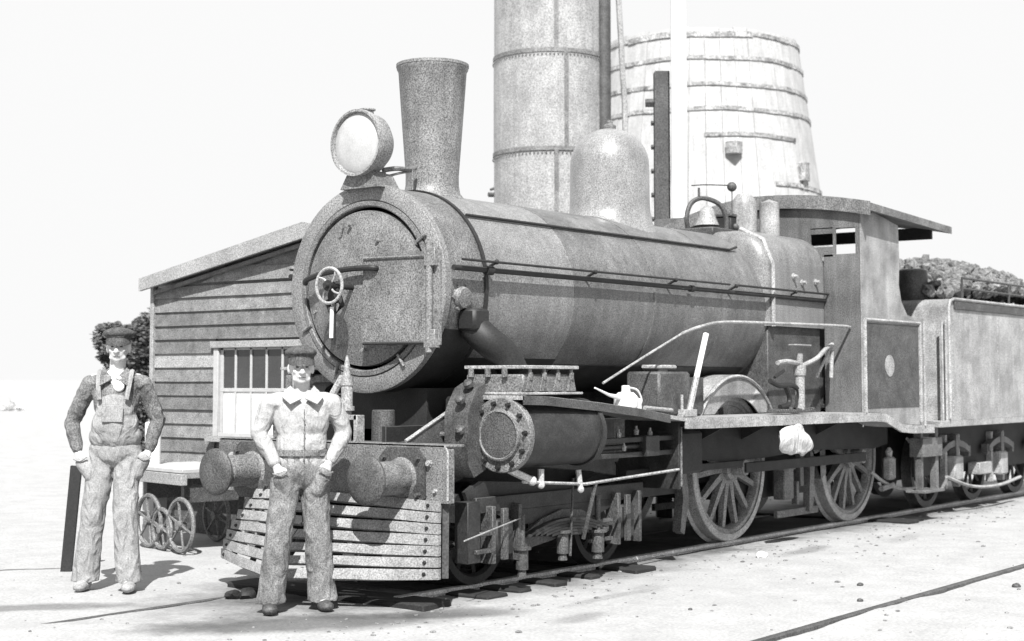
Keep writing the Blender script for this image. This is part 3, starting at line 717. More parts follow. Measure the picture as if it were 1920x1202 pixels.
# oil can (thing of its own) on the running board
bm = nb(); revolve(bm, [(0, .085), (.02, .095), (.09, .09), (.12, .06), (.125, .035), (.17, .033), (.175, .02)], (2.50, -1.12, 1.262), (0, 0, 1), 24)
oc = single('oil_can', bm, 'white', 'white tin oil can with long thin spout on the running board', 'oil can', (2.50, -1.12, 1.25))
bm = nb(); revolve(bm, [(0, .075), (.08, .07), (.1, .03)], (2.62, -1.10, 1.25), (0, 0, 1), 20); part('can_shoulder', bm, 'white', oc)
bm = nb(); tube(bm, [(2.44, -1.12, 1.34), (2.27, -1.12, 1.365), (2.08, -1.12, 1.42)], [.022, .012, .006], 8); part('spout', bm, 'white', oc)
bm = nb(); tube(bm, smoothpath([(2.54, -1.12, 1.42), (2.66, -1.12, 1.40), (2.72, -1.12, 1.33), (2.70, -1.12, 1.28)]), .008, 6); part('handle', bm, 'white', oc)
bm = nb(); tube(bm, [(2.80, -1.10, 1.262), (3.2, -1.10, 1.235)], .017, 8); single('spanner', bm, 'light', 'pale steel bar lying on the running board behind the oil can', 'tool', (3.0, -1.10, 1.24))
# white cloth-like disc hung below running board
bm = nb(); ball(bm, (5.05, -1.245, .955), (.32, .035, .135), 24)
for v in bm.verts:
    v.co += Vector((1, 0, 0))*.05*noise.noise(v.co*9)+Vector((0, 0, 1))*.045*noise.noise(v.co*8+Vector((3, 3, 3)))+Vector((0, 1, 0))*.03*noise.noise(v.co*11)
    if v.co.x > 5.15: v.co.z -= (v.co.x-5.15)*.35; v.co.x += (v.co.x-5.15)*.15
single('white_rag', bm, 'cloth', 'bundled white rag hanging from the running board edge above the driving wheels', 'rag', (5.02, -1.235, 1.08))

# cab
bm = nb()
CX = 6.60
side = [(CX, 1.02), (CX, 3.14), (6.95, 3.14), (7.50, 3.06), (7.52, 2.75), (7.50, 2.45), (7.56, 2.28), (7.70, 2.15), (8.02, 2.10), (8.02, 1.0), (7.5, 1.02), (7.3, 1.08), (7.1, 1.14), (6.9, 1.15), (6.62, 1.16)]
prism(bm, side, 'XZ', -1.20, -1.185); cs = part('cab_side', bm, 'cab', L, label='cab side sheet with curved cut-out')
bm = nb(); prism(bm, [(CX, 1.02), (CX, 2.2), (8.02, 2.1), (8.02, 1.0)], 'XZ', 1.185, 1.20); part('cab_side', bm, 'cab', L)
bm = nb()
for (a, b) in [((6.64, 1.2, 1.16), (6.64, 1.2, 2.07)), ((6.64, 1.2, 2.07), (8.0, 1.2, 2.07)), ((8.0, 1.2, 2.07), (8.0, 1.2, 1.04))]:
    tube(bm, [(a[0], -1.21, a[2]), (b[0], -1.21, b[2])], .018, 6)
part('panel_beading', bm, 'light', cs)
bm = nb(); box(bm, 6.67, 7.97, -1.206, -1.20, 1.20, 2.04, .003); part('cab_panel', bm, 'mid', cs)
bm = nb(); revolve(bm, [(0, .11), (.006, .11), (.008, .1)], (7.22, -1.206, 1.62), (0, -1, 0), 24); part('number_roundel', bm, 'cab', cs)
bm = nb(); tube(bm, [(8.08, -1.22, 1.0), (8.08, -1.22, 2.1)], .016, 8); part('cab_handrail', bm, 'light', L)
# cab front wall around the spectacle openings
bm = nb()
def wallbox(y0, y1, z0, z1): box(bm, CX, CX+.015, y0, y1, z0, z1, 0)
wallbox(-1.18, -.8, 1.16, 2.72); wallbox(.8, 1.18, 1.16, 2.75)
wallbox(-1.18, -1.14, 2.72, 3.12); wallbox(-.66, 1.18, 2.72, 3.2); wallbox(-1.14, -.66, 2.98, 3.2)
wallbox(-.93, -.90, 2.72, 2.98); wallbox(-.90, -.66, 2.93, 2.99)
wallbox(-.90, -.66, 2.70, 2.80)
part('cab_front', bm, 'clad2', L)
# cab roof: arched, thick edge
bm = nb(); A = []
def roofz(y): return 3.34-.13*(abs(y+.1)/1.2)**2 - (0.12*max(0, y)**1.3)
for y in [-1.32+2.6*i/16 for i in range(17)]:
    A.append((y, roofz(y)))
for x0, x1, th, m_, nm in ((6.56, 8.66, .075, 'roof', 'cab_roof'),):
    rows = []
    for x in (x0, x1):
        dz = -(x-6.56)*.035
        rows.append([bm.verts.new((x, y, z+dz)) for y, z in A]); rows.append([bm.verts.new((x, y, z-th+dz)) for y, z in A])
    for i in range(16):
        bm.faces.new((rows[0][i], rows[0][i+1], rows[2][i+1], rows[2][i])); bm.faces.new((rows[1][i], rows[3][i], rows[3][i+1], rows[1][i+1]))
        bm.faces.new((rows[0][i], rows[1][i], rows[1][i+1], rows[0][i+1])); bm.faces.new((rows[2][i], rows[2][i+1], rows[3][i+1], rows[3][i]))
    for i in (0, 16): bm.faces.new((rows[0][i], rows[2][i], rows[3][i], rows[1][i]))
rf = part('cab_roof', bm, 'roof', L)
bm = nb(); A2 = []
for y, z in A:
    A2.append([bm.verts.new(v) for v in ((6.54, y, z+.012), (6.54, y, z-.125), (6.56, y, z-.125), (6.56, y, z+.012))])
for a, b in zip(A2, A2[1:]):
    for i in range(4): j = (i+1) % 4; bm.faces.new((a[i], a[j], b[j], b[i]))
bm.faces.new(A2[0]); bm.faces.new(A2[-1]); part('roof_valance', bm, 'cast', rf)
bm = nb(); box(bm, 7.0, 7.04, -1.15, 1.1, 3.05, 3.2, 0); part('roof_rib', bm, 'dark', rf); bm = nb(); box(bm, 8.5, 8.54, -1.15, 1.1, 3.0, 3.13, 0); part('roof_rib', bm, 'dark', rf)
# rear roof post
bm = nb(); tube(bm, [(8.0, 1.15, 2.1), (8.0, 1.15, 3.1)], .02, 6); tube(bm, smoothpath([(7.52, -1.19, 2.3), (7.60, -1.19, 2.14), (8.0, -1.19, 2.09)]), .012, 6); part('roof_post', bm, 'cab', L)
bm = nb(); box(bm, 6.62, 7.7, -1.15, 1.15, 1.2, 1.24); box(bm, 6.64, 6.9, -.7, .7, 1.24, 2.7, .05); part('backhead', bm, 'dark', L)
# cab steps
bm = nb(); box(bm, 8.20, 8.26, -1.12, -1.05, .30, 1.0); box(bm, 8.60, 8.68, -1.12, -1.05, .28, 1.0); box(bm, 8.18, 8.72, -1.17, -.95, .28, .31); box(bm, 8.18, 8.72, -1.15, -1.0, .66, .86); part('cab_step', bm, 'steel', L)
bm = nb(); tube(bm, smoothpath([(7.75, -.75, .52), (8.0, -.78, .40), (8.3, -.8, .32), (8.65, -.8, .29), (8.95, -.8, .30)]), .020, 8); part('feed_hose', bm, 'light', L)
bm = nb(); box(bm, 8.02, 8.16, -.86, -.76, .42, .66, .02); revolve(bm, [(0, .03), (.06, .04), (.1, .015)], (8.09, -.81, .66), (0, 0, 1), 8); part('injector', bm, 'light', L); bm = nb(); tube(bm, [(8.35, -.9, .85), (8.6, -.9, .72)], .014, 6); part('stay_rod', bm, 'light', L); bm = nb(); tube(bm, [(7.9, -.8, .33), (8.2, -.8, .36)], .03, 6); part('hose_coupling', bm, 'light', L)

# whistle, safety valves, bell ahead of the cab
bm = nb(); tube(bm, smoothpath([(5.55, .12, 2.90), (5.50, .12, 3.05), (5.55, .10, 3.2), (5.66, .03, 3.26), (5.80, -.08, 3.20), (5.86, -.12, 3.05), (5.84, -.12, 2.90)]), .024, 8); box(bm, 5.45, 5.95, -.2, .2, 2.86, 2.95, .01)
by = part('bell_yoke', bm, 'mid', L)
bm = nb(); revolve(bm, [(0, .12), (.02, .11), (.10, .08), (.16, .065), (.19, .03), (.2, 0)], (5.69, 0, 2.99), (0, 0, 1), 20, caps=False); part('bell', bm, 'light', by)
bm = nb(); tube(bm, [(5.62, .05, 3.24), (5.62, .05, 3.36)], .014, 6); tube(bm, smoothpath([(5.50, .06, 3.37), (5.7, .02, 3.395), (6.05, -.04, 3.42)]), .007, 6); ball(bm, (6.1, -.05, 3.41), .05, 10); tube(bm, [(6.1, -.05, 2.95), (6.1, -.05, 3.4)], .006, 6); part('whistle_wire', bm, 'mid', L)
bm = nb(); box(bm, 5.98, 6.20, -.1, .14, 2.88, 3.10, .01); sv = part('safety_valve', bm, 'dark', L)
bm = nb(); ball(bm, (6.06, -.11, 3.0), .035, 8); box(bm, 5.97, 6.21, -.11, .15, 3.10, 3.13, .005); part('valve_cover', bm, 'mid', sv)
bm = nb(); revolve(bm, [(0, .13), (.35, .13), (.40, .115), (.46, .07), (.47, 0)], (6.22, -.12, 2.88), (0, 0, 1), 24, caps=False); part('steam_turret', bm, 'cab', L)
bm = nb(); revolve(bm, [(0, .10), (.38, .10), (.42, .0)], (6.30, -.36, 2.86), (0, 0, 1), 20, caps=False); part('steam_turret', bm, 'cab', L)

# leading bogie
bm = nb()
for s in (-1, 1):
    box(bm, 1.0, 3.15, s*.82, s*.86, .55, .66); prism(bm, [(1.15, .56), (1.55, .44), (2.5, .44), (2.95, .56)], 'XZ', s*.82, s*.85)
    box(bm, .86, 1.0, s*.78, s*.90, .22, .64)
for x in (1.0, 2.0, 3.05): box(bm, x, x+.05, -.82, .82, .48, .60, 0)
bg_ = part('bogie_frame', bm, 'under', L)
for x in (1.28, 2.86):
    for s in (-1, 1):
        b2 = nb(); o_ = (x, s*.575, .375); revolve(b2, [(-.06, .28), (-.06, .375), (-.03, .358), (.05, .355), (.05, .30), (.02, .28)], o_, (0, s, 0), 40, caps=False); revolve(b2, [(-.05, .07), (.07, .07)], o_, (0, s, 0), 16)
        for k in range(9): a = k*2*math.pi/9; tube(b2, [(x+.06*math.cos(a), s*.575, .375+.06*math.sin(a)), (x+.30*math.cos(a), s*.575, .375+.30*math.sin(a))], .018, 4)
        part('bogie_wheel', b2, 'dark', L)
        b2 = nb(); box(b2, x-.10, x+.10, s*.80, s*.90, .24, .50, .015); ab = part('axle_box', b2, 'under', bg_)
        b2 = nb(); box(b2, x-.17, x-.13, s*.80, s*.92, .20, .60); box(b2, x-.06, x-.0, s*.90, s*.93, .22, .58); box(b2, x+.13, x+.17, s*.80, s*.92, .20, .60)
        part('horn_guide', b2, 'mid', bg_)
    b2 = nb(); cyl(b2, (x, -.6, .375), (x, .6, .375), .06, seg=12); part('bogie_axle', b2, 'dark', L)
for s in (-1, 1):
    for k in range(6):
        hw = .50-.07*k; b2 = nb(); P = []
        for i in range(9):
            u = -1+i/4; P.append((2.02+hw*u, .46-.022*k*1.0-.09*(u*hw/.5)**2))
        strip(b2, P, s*.865, s*.935, .019); part('spring_leaf', b2, 'under', bg_)
    b2 = nb(); prism(b2, [(1.45, .34), (1.75, .47), (2.0, .52), (2.25, .50), (2.55, .38), (2.62, .36), (2.62, .31), (2.1, .33), (1.6, .27), (1.45, .27)], 'XZ', s*.86, s*.88); part('equaliser_beam', b2, 'mid', bg_)
    for x, z0, z1, r in [(1.46, .13, .28, .045), (1.96, .20, .36, .045), (2.42, .17, .33, .05), (1.46, .28, .52, .022), (2.42, .33, .60, .022)]:
        b2 = nb(); tube(b2, [(x, s*.91, z0), (x, s*.91, z1)], r, 10)
        if r > .04: revolve(b2, [(0, r*1.5), (.02, r*1.5)], (x, s*.91, z1-.01), (0, 0, 1), 10); revolve(b2, [(0, r*.8), (.05, r*.6)], (x, s*.91, z0-.05), (0, 0, 1), 8)
        part('spring_hanger', b2, 'mid', bg_)
    b2 = nb(); box(b2, 2.35, 2.65, s*.86, s*.90, .38, .41); box(b2, 2.35, 2.65, s*.86, s*.90, .24, .27); box(b2, .98, 1.12, s*.88, s*.92, .40, .43); box(b2, .93, 1.1, s*.88, s*.92, .28, .31); part('tie_bar', b2, 'mid', bg_)
bm = nb(); prism(bm, [(.95, .70), (1.1, .77), (2.2, .70), (2.35, .62), (1.4, .62), (1.0, .60)], 'XZ', -.80, -.77); part('frame_stretcher', bm, 'under', L)
bm = nb(); tube(bm, [(1.5, -.9, .50), (.55, -1.12, .42)], .005, 5); part('brake_wire', bm, 'light', L)
bm = nb(); tube(bm, [(2.0, -.95, .18), (2.04, -.95, .75)], .010, 6); tube(bm, [(2.1, -1.0, .3), (2.12, -1.1, .72)], .016, 6); part('drain_pipe', bm, 'mid', L)
# ash pan and dark undersides
bm = nb(); box(bm, 5.2, 7.1, -.55, .55, .36, 1.14, 0); part('ashpan', bm, 'dark', L); bm = nb(); box(bm, 3.4, 4.2, -.6, .6, .5, 1.1, 0); part('motion_plate', bm, 'dark', L)

# ------------------------------------------------------------------ tender
T = thing('coal_tender', 'riveted tender with rounded top edge coupled behind the locomotive cab', 'tender', (11, 0, 0))
bm = nb(); P = [(8.66, 1.04), (8.66, 2.26), (8.68, 2.31), (8.73, 2.345), (8.80, 2.36), (13.9, 2.36), (13.9, 1.04)]
prism(bm, P, 'XZ', -1.25, 1.25); tb = part('tank_body', bm, 'tend', T)
bm = nb(); tube(bm, [(8.68, -1.262, 1.06), (8.68, -1.262, 2.26), (8.72, -1.262, 2.335), (8.82, -1.262, 2.36), (13.9, -1.262, 2.36)], .018, 8); part('beading', bm, 'light', tb)
bm = nb(); box(bm, 8.85, 13.9, -1.27, -1.25, 2.25, 2.335, .004); part('coping_strip', bm, 'mid', tb)
for s in (-1, 1):
    bm = nb(); tube(bm, [(9.3, s*1.18, 2.62), (13.8, s*1.18, 2.62)], .014, 6); tube(bm, [(9.3, s*1.18, 2.50), (13.8, s*1.18, 2.50)], .014, 6)
    cr = part('coal_rail', bm, 'mid', T)
    for x in (9.3, 10.8, 12.3, 13.8): b2 = nb(); tube(b2, [(x, s*1.18, 2.36), (x, s*1.18, 2.63)], .014, 6); part('rail_post', b2, 'mid', cr)
bm = nb()
for x in (8.80, 10.2, 11.6, 13.0):
    for k in range(24): revolve(bm, [(0, .009), (.006, .006)], (x, -1.25, 1.1+k*.047), (0, -1, 0), 6)
part('rivets', bm, 'tend', tb, kind='stuff')
for k in range(2):
    bm = nb(); tube(bm, [(8.58+.10*k-.05, -1.24, 1.02), (8.58+.10*k-.05, -1.24, 2.12)], .014, 8); part('grab_pole', bm, 'light', T)
bm = nb(); box(bm, 8.45, 13.9, -1.25, 1.25, .97, 1.04); fr_ = part('footplate', bm, 'light', T)
bm = nb()
for s in (-1, 1): box(bm, 8.6, 13.8, s*.86-.015, s*.86+.015, .42, .97, 0)
box(bm, 8.6, 13.8, -.5, .5, .35, .97, 0)
part('tender_frame', bm, 'dark', T)
for x in (9.55, 11.0, 12.5):
    for s in (-1, 1):
        b2 = nb(); o_ = (x, s*.575, .47); revolve(b2, [(-.06, .36), (-.06, .472), (-.03, .452), (.05, .45), (.05, .38), (.0, .36), (-.06, .36)], o_, (0, s, 0), 40, caps=False); revolve(b2, [(-.05, .08), (.07, .08)], o_, (0, s, 0), 16)
        for k in range(9): a = k*2*math.pi/9; tube(b2, [(x+.06*math.cos(a), s*.575, .47+.06*math.sin(a)), (x+.38*math.cos(a), s*.575, .47+.38*math.sin(a))], .02, 4)
        part('tender_wheel', b2, 'mid', T)
        b2 = nb(); box(b2, x-.13, x+.13, s*.88, s*1.02, .34, .62, .02); box(b2, x-.22, x-.16, s*.86, s*.94, .26, .86); box(b2, x+.16, x+.22, s*.86, s*.94, .26, .86); part('axle_box', b2, 'light', T)
        b2 = nb(); P = [(x-.42+.84*i/8, .80-.10*((i-4)/4)**2) for i in range(9)]
        strip(b2, P, s*.90, s*.99, .07); box(b2, x-.04, x+.04, s*.9, s*1.0, .62, .86); box(b2, x-.45, x-.39, s*.9, s*.98, .6, .72); box(b2, x+.39, x+.45, s*.9, s*.98, .6, .72); part('leaf_spring', b2, 'steel', T)
bm = nb(); tube(bm, smoothpath([(9.2, -1.0, .40), (9.9, -1.02, .26), (10.8, -1.0, .22), (11.6, -1.0, .28)]), .02, 6); box(bm, 10.1, 10.5, -1.05, -.9, .38, .52, .01); part('brake_rigging', bm, 'light', T)
# coal heap
bm = nb()
for _ in range(3600):
    x = R.uniform(8.95, 13.6); y = R.uniform(-1.1, 1.1)
    top = 2.36+.56*math.exp(-((x-11.3)/2.6)**2)*(1-(y/1.35)**2)
    z = top+R.uniform(-.05, .05); r = R.choice([.025, .03, .04, .05, .07, .10])
    bmesh.ops.create_icosphere(bm, subdivisions=1, radius=r, matrix=Matrix.Translation((x, y, z)) @ Matrix.Rotation(R.uniform(0, 3), 4, 'X') @ Matrix.Rotation(R.uniform(0, 3), 4, 'Z') @ Matrix.Diagonal((R.uniform(.7, 1.5), R.uniform(.6, 1.1), R.uniform(.5, 1), 1)))
single('coal_heap', bm, 'coal', 'heaped dusty coal lumps filling the tender above its rails', None, (11, 0, 2.36), kind='stuff', smooth=False)
bm = nb(); revolve(bm, [(0, .16), (.05, .17), (.34, .17), (.36, .13)], (9.0, -.72, 2.36), (0, 0, 1), 24); single('water_drum', bm, 'mid', 'small dark drum standing on the front end of the tender', 'drum', (9.0, -.72, 2.36))
bm = nb(); box(bm, 8.75, 9.3, -.35, .3, 2.36, 2.62, .02)
for v in bm.verts: v.co.z -= .0
single('tool_box', bm, 'cab', 'grey metal toolbox on the tender front beside the small drum', 'toolbox', (9.0, 0, 2.36))

# ------------------------------------------------------------------ shed with weatherboards
SX = 2.69; YC = 4.66
shd = thing('weatherboard_shed', 'dark weatherboard shed with pale sloping roof edge and white framed window', 'shed', (SX, 2.6, 0))
YR = .2                                                # right-hand (hidden) corner
ym = (YC+YR)/2
SL = .175
def eave(y): return 2.40+(YC-y)*SL if y > ym else 2.40+(y-YR)*SL
bm = nb(); poly = [(YC-.02, .45), (YC-.02, eave(YC)-.02), (ym, eave(ym)-.02), (YR+.02, eave(YR)-.02), (YR+.02, .45)]
W0, W1, WZ0, WZ1 = 3.66, 2.60, .955, 1.765
# inner shell: left wall, rear, and front pieces round the window
box(bm, SX+.03, 7.2, YC-.06, YC-.03, .45, 2.36, 0); box(bm, SX+.03, 7.2, YR+.03, YR+.06, .45, 2.36, 0)
box(bm, SX+.025, SX+.045, W0, YC-.06, .45, 2.38, 0); box(bm, SX+.025, SX+.045, YR+.06, W1, .45, 2.38, 0); box(bm, SX+.025, SX+.045, W1, W0, .45, WZ0, 0); box(bm, SX+.025, SX+.045, W1, W0, WZ1, 2.38, 0)
prism(bm, [(YC-.06, 2.38), (ym, eave(ym)-.05), (YR+.06, 2.38)], 'YZ', SX+.025, SX+.045); prism(bm, [(YC-.06, .45), (YC-.06, 2.38), (ym, eave(ym)-.05), (YR+.06, 2.38), (YR+.06, .45)], 'YZ', 7.15, 7.2)
part('wall', bm, 'plank', shd)
z = .50; k = 0
BH = .1376
while z < 3.0:
    def brd(ya, yb):
        # ya > yb : board from ya to yb, clipped under the eave line
        b2 = nb(); t_ = R.uniform(-.003, .003)
        zt = z+BH+.012
        if z > eave(YC)-.02:
            lim = YC-(z-2.40+.10)/SL; lim2 = YR+(z-2.40+.10)/SL
            ya = min(ya, lim); yb = max(yb, lim2)
            if ya-yb < .3: return None
            yta = min(ya, YC-(zt-2.40+.03)/SL); ytb = max(yb, YR+(zt-2.40+.03)/SL)
            if yta-ytb < .05: return None
        else:
            yta, ytb = ya, yb; 
            if zt > 2.40: zt = 2.40
        A = []
        n = max(2, int((ya-yb)/.3))
        for i in range(n+1):
            f = i/n; yb_ = ya+(yb-ya)*f; yt_ = yta+(ytb-yta)*f; w_ = .002*noise.noise(Vector((yb_*1.3, z*5, 0)))*2
            A.append([b2.verts.new(c) for c in ((SX-.016+t_, yb_, z+w_), (SX+.008, yt_, zt+w_), (SX+.022, yt_, zt+w_), (SX+.006, yb_, z+w_))])
        for a, b in zip(A, A[1:]):
            for i in range(4): j = (i+1) % 4; b2.faces.new((a[i], a[j], b[j], b[i]))
        b2.faces.new(A[0]); b2.faces.new(A[-1])
        part('plank', b2, R.choice(['plank', 'plank', 'plank2']) if k != 8 else 'trim', shd, smooth=False)
    if z+BH > WZ0-.05 and z < WZ1+.0:
        brd(YC-.03, W0+.075); brd(W1-.075, YR+.03)
    else: brd(YC-.03, YR+.03)
    z += BH; k += 1
# corner boards, sill
bm = nb(); box(bm, SX-.035, SX+.03, YC-.035, YC+.015, .48, 2.42); part('corner_board', bm, 'trim', shd)
bm = nb(); box(bm, SX-.05, SX+.02, YR, YC+.03, .40, .50); part('sill_beam', bm, 'trim', shd)
for y in (4.5, 3.2, 1.9, .6):
    for x in (SX+.1, 5, 7.0): b2 = nb(); box(b2, x, x+.18, y-.09, y+.09, -.1, .40, .01); part('pier', b2, 'timber', shd)
bm = nb(); box(bm, SX+.10, SX+.14, YR, YC, -.05, .42, 0); part('floor_void_shade', bm, 'timber', shd)  # dark sheet in place of the shaded void under the floor
# roof
for sgn, (ya, yb) in enumerate([(YC+.07, ym), (YR-.07, ym)]):
    bm = nb()
    def ev(y): return 2.40+(YC-y)*SL if sgn == 0 else 2.40+(y-YR)*SL
    prism(bm, [(ya, ev(ya)+.02), (yb, ev(yb)+.02), (yb, ev(yb)+.055), (ya, ev(ya)+.055)], 'YZ', SX-.10, 7.4); rr_ = part('roof', bm, 'trim', shd)
    bm = nb(); prism(bm, [(ya, ev(ya)-.02), (yb, ev(yb)-.02), (yb, ev(yb)+.13), (ya, ev(ya)+.105)], 'YZ', SX-.14, SX-.10); part('barge_board', bm, 'trim', rr_)
bm = nb(); prism(bm, [(YC-.05, eave(YC)-.07), (ym, eave(ym)-.07), (ym, eave(ym)-.035), (YC-.05, eave(YC)-.035)], 'YZ', SX-.06, SX-.02); part('under_fascia', bm, 'plank', shd)
# window
bm = nb(); x0, x1 = SX-.03, SX+.04
box(bm, x0, x1, W0-.0, W0+.07, WZ0-.02, WZ1+.02); box(bm, x0, x1, W1-.07, W1, WZ0-.02, WZ1+.02); box(bm, x0, x1, W1, W0, WZ0-.02, WZ0+.02)
wn = part('window', bm, 'curtain', shd)
bm = nb(); box(bm, SX-.05, SX+.03, W1-.10, W0+.10, WZ1+.02, WZ1+.085); part('head_board', bm, 'trim', wn)
bm = nb(); box(bm, SX-.09, SX+.03, W1-.10, W0+.12, WZ0-.07, WZ0-.02); part('sill', bm, 'trim', wn)
bm = nb(); mw = (W0-W1)/5
for i in range(1, 5): box(bm, SX, SX+.03, W0-i*mw-.013, W0-i*mw+.013, WZ0+.02, WZ1+.02, .002)
box(bm, SX, SX+.03, W0-.04, W0, WZ0+.02, WZ1+.02, .002); box(bm, SX-.002, SX+.032, W1, W0, 1.365, 1.40, .002); box(bm, SX, SX+.03, W1, W0, WZ1-.0, WZ1+.02, .002)
part('sash', bm, 'curtain', wn)
for i in range(5):
    for (a, b) in ((WZ0+.02, 1.365), (1.40, WZ1)):
        b2 = nb(); box(b2, SX+.012, SX+.016, W0-(i+1)*mw+.013, W0-i*mw-.013, a, b, 0); part('pane', b2, 'pane' if a > 1.2 else 'white', wn, label=None if a > 1.2 else 'pale screened lower pane')

# ------------------------------------------------------------------ trolley with spoked wheels beside the shed
yaw = math.radians(-12)
TR = thing('platform_trolley', 'low platform trolley with small spoked wheels below the shed corner', 'trolley', (1.95, 3.1, 0))
def trp(x, y, z): c_, s_ = math.cos(yaw), math.sin(yaw); return (1.95+x*c_-y*s_, 3.1+x*s_+y*c_, z)
def rot_bm(b2):
    for v in b2.verts: v.co = Vector(trp(v.co.x, v.co.y, v.co.z))
    return b2
bm = nb()
for k in range(4):
    b2 = nb(); box(b2, -.35+k*.19, -.35+k*.19+.18, -.34, .80, .665, .70, .004); part('deck_plank', rot_bm(b2), 'curtain', TR)
b2 = nb(); box(b2, -.36, -.30, -.34, .80, .56, .66, .004); part('side_rail', rot_bm(b2), 'trim', TR)
b2 = nb(); box(b2, -.28, .38, -.25, -.19, .40, .56); box(b2, -.28, .38, .45, .51, .40, .56); box(b2, -.30, -.26, -.3, .6, .24, .28); part('underframe', rot_bm(b2), 'mid', TR)
for i, (x, y) in enumerate([(-.32, -.27), (-.32, .07), (-.32, .32), (.40, -.3), (.40, .38)]):
    b2 = nb(); r = .225 if i != 1 else .17
    pts = [(x, y+r*math.cos(t), r-.01+r*math.sin(t)) for t in [j*math.pi/14 for j in range(29)]]
    tube(b2, pts, .02, 6)
    for k in range(6): a = k*math.pi/3+.3; tube(b2, [(x, y, r-.01), (x, y+r*math.cos(a), r-.01+r*math.sin(a))], .012, 5)
    revolve(b2, [(0, .04), (.08, .04)], (x-.04, y, r-.01), (1, 0, 0), 10)
    for v in b2.verts: pass
    part('trolley_wheel', rot_bm(b2), 'cast' , TR)
p_ = trp(-.15, .70, 0)
bm = nb(); revolve(bm, [(0, .07), (.42, .075), (.43, .06)], (1.95, 3.74, .66), (0, 0, 1), 20); single('white_drum', bm, 'white', 'tall white can at the left edge of the shed behind the man in overalls', 'can', (1.95, 3.74, .66))
bm = nb(); box(bm, 1.86, 2.10, 3.62, 3.86, .62, .66); box(bm, 1.90, 2.06, 3.66, 3.82, -.05, .62)
single('bench', bm, 'curtain', 'pale wooden stand under the tall white can', 'stand', (2.05, 3.64, 0))
# black post
bm = nb(); p0 = Vector((.18, 2.61, -.05)); p1 = Vector((.235, 2.575, .80))
tube(bm, [p0, p1], .058, 4); single('black_post', bm, 'black', 'short leaning black post behind the legs of the man in overalls', 'post', p0)

# ------------------------------------------------------------------ riveted standpipe tower, water tank, poles
TX, TY = 10.55, 5.42; RT = .82
tw = thing('steel_standpipe', 'huge grey riveted standpipe rising out of the top of the picture behind the boiler', 'tower', (TX, TY, 0))
zs = [0, 1.93, 3.33, 4.73, 6.13, 7.53, 9.2]
for i, (a, b) in enumerate(zip(zs, zs[1:])):
    bm = nb(); r = RT+(.006 if i % 2 else 0); revolve(bm, [(a-.02, r), (b+.02, r)], (TX, TY, 0), (0, 0, 1), 72, caps=(i == 5)); sh = part('shell_ring', bm, 'tower', tw)
    bm = nb(); revolve(bm, [(b-.03, RT), (b-.03, RT+.018), (b+.03, RT+.018), (b+.03, RT)], (TX, TY, 0), (0, 0, 1), 72, caps=False); part('seam', bm, 'towerd', tw)
    bm = nb(); ang = math.radians(222 if i % 2 == 0 else 232)
    for q in range(12): pass
    c_, s_ = math.cos(ang), math.sin(ang); box(bm, -.03, .03, -.01, .015, a+.03, b-.03, 0)
    bmesh.ops.transform(bm, matrix=Matrix.Translation((TX+c_*(RT+.003), TY+s_*(RT+.003), 0)) @ Matrix.Rotation(ang-math.pi/2, 4, 'Z'), verts=bm.verts); part('butt_strap', bm, 'towerd', tw)
    bm = nb()
    for k in range(90):
        t = k*2*math.pi/90; revolve(bm, [(0, .014), (.014, .008)], (TX+(RT+.012)*math.cos(t), TY+(RT+.012)*math.sin(t), b-.06), (math.cos(t), math.sin(t), 0), 5)
    part('rivets', bm, 'towerd', sh, kind='stuff')
# dark pipe down the right side (picture right = +x,-y)
rd = Vector((sa, -ca, 0))
c0 = Vector((TX, TY, 0))+rd*(RT-.055)-Vector((ca, sa, 0))*.38
bm = nb(); cyl(bm, (c0.x, c0.y, 0), (c0.x, c0.y, 9.0), .10, seg=16); part('downpipe', bm, 'mid', tw)
c1 = Vector((TX, TY, 0))+rd*(RT+.17)-Vector((ca, sa, 0))*.2
bm = nb(); tube(bm, smoothpath([(c1.x-.08, c1.y+.08, 9), (c1.x, c1.y, 7.0), (c1.x+.05*sa, c1.y-.05*ca, 6.0), (c1.x+.09*sa, c1.y-.09*ca, 4.8), (c1.x+.09*sa, c1.y-.09*ca, 0)]), .042, 8); part('overflow_pipe', bm, 'tower', tw)
c2 = Vector((TX, TY, 0))-rd*(RT+.02)
bm = nb(); tube(bm, [(c2.x+.05, c2.y, 4.17), (c2.x-.06*sa, c2.y+.06*ca, 4.17)], .035, 8); tube(bm, [(c2.x+.05, c2.y, 4.27), (c2.x-.03*sa, c2.y+.03*ca, 4.24)], .02, 8); part('flange_stub', bm, 'mid', tw)
# timber tank
KX, KY = 17.1, 6.72
tk = thing('water_tank', 'whitewashed tapering wooden water tank bound with rusty hoops', 'water tank', (KX, KY, 0))
ZB, ZT = 3.0, 7.62
def tr_(z): return 1.79+(ZT-z)*.138
NSV = 44
for k in range(NSV):
    b2 = nb(); a0 = 2*math.pi*(k+.012)/NSV; a1 = 2*math.pi*(k+.988)/NSV; A = []
    off = R.uniform(-.006, .006)
    for z in (ZB, ZT+R.uniform(-.02, .02)):
        r = tr_(z)+off
        A.append([b2.verts.new((KX+q*math.cos(t), KY+q*math.sin(t), z)) for q, t in ((r, a0), (r, a1), (r-.06, a1), (r-.06, a0))])
    for i in range(4): j = (i+1) % 4; b2.faces.new((A[0][i], A[0][j], A[1][j], A[1][i]))
    b2.faces.new(A[0]); b2.faces.new(A[1])
    part('stave', b2, 'tank', tk, smooth=False)
bm = nb(); revolve(bm, [(ZB+.03, tr_(ZB)-.07), (ZT-.2, tr_(ZT)-.1)], (KX, KY, 0), (0, 0, 1), 48); part('lining', bm, 'hoop', tk)
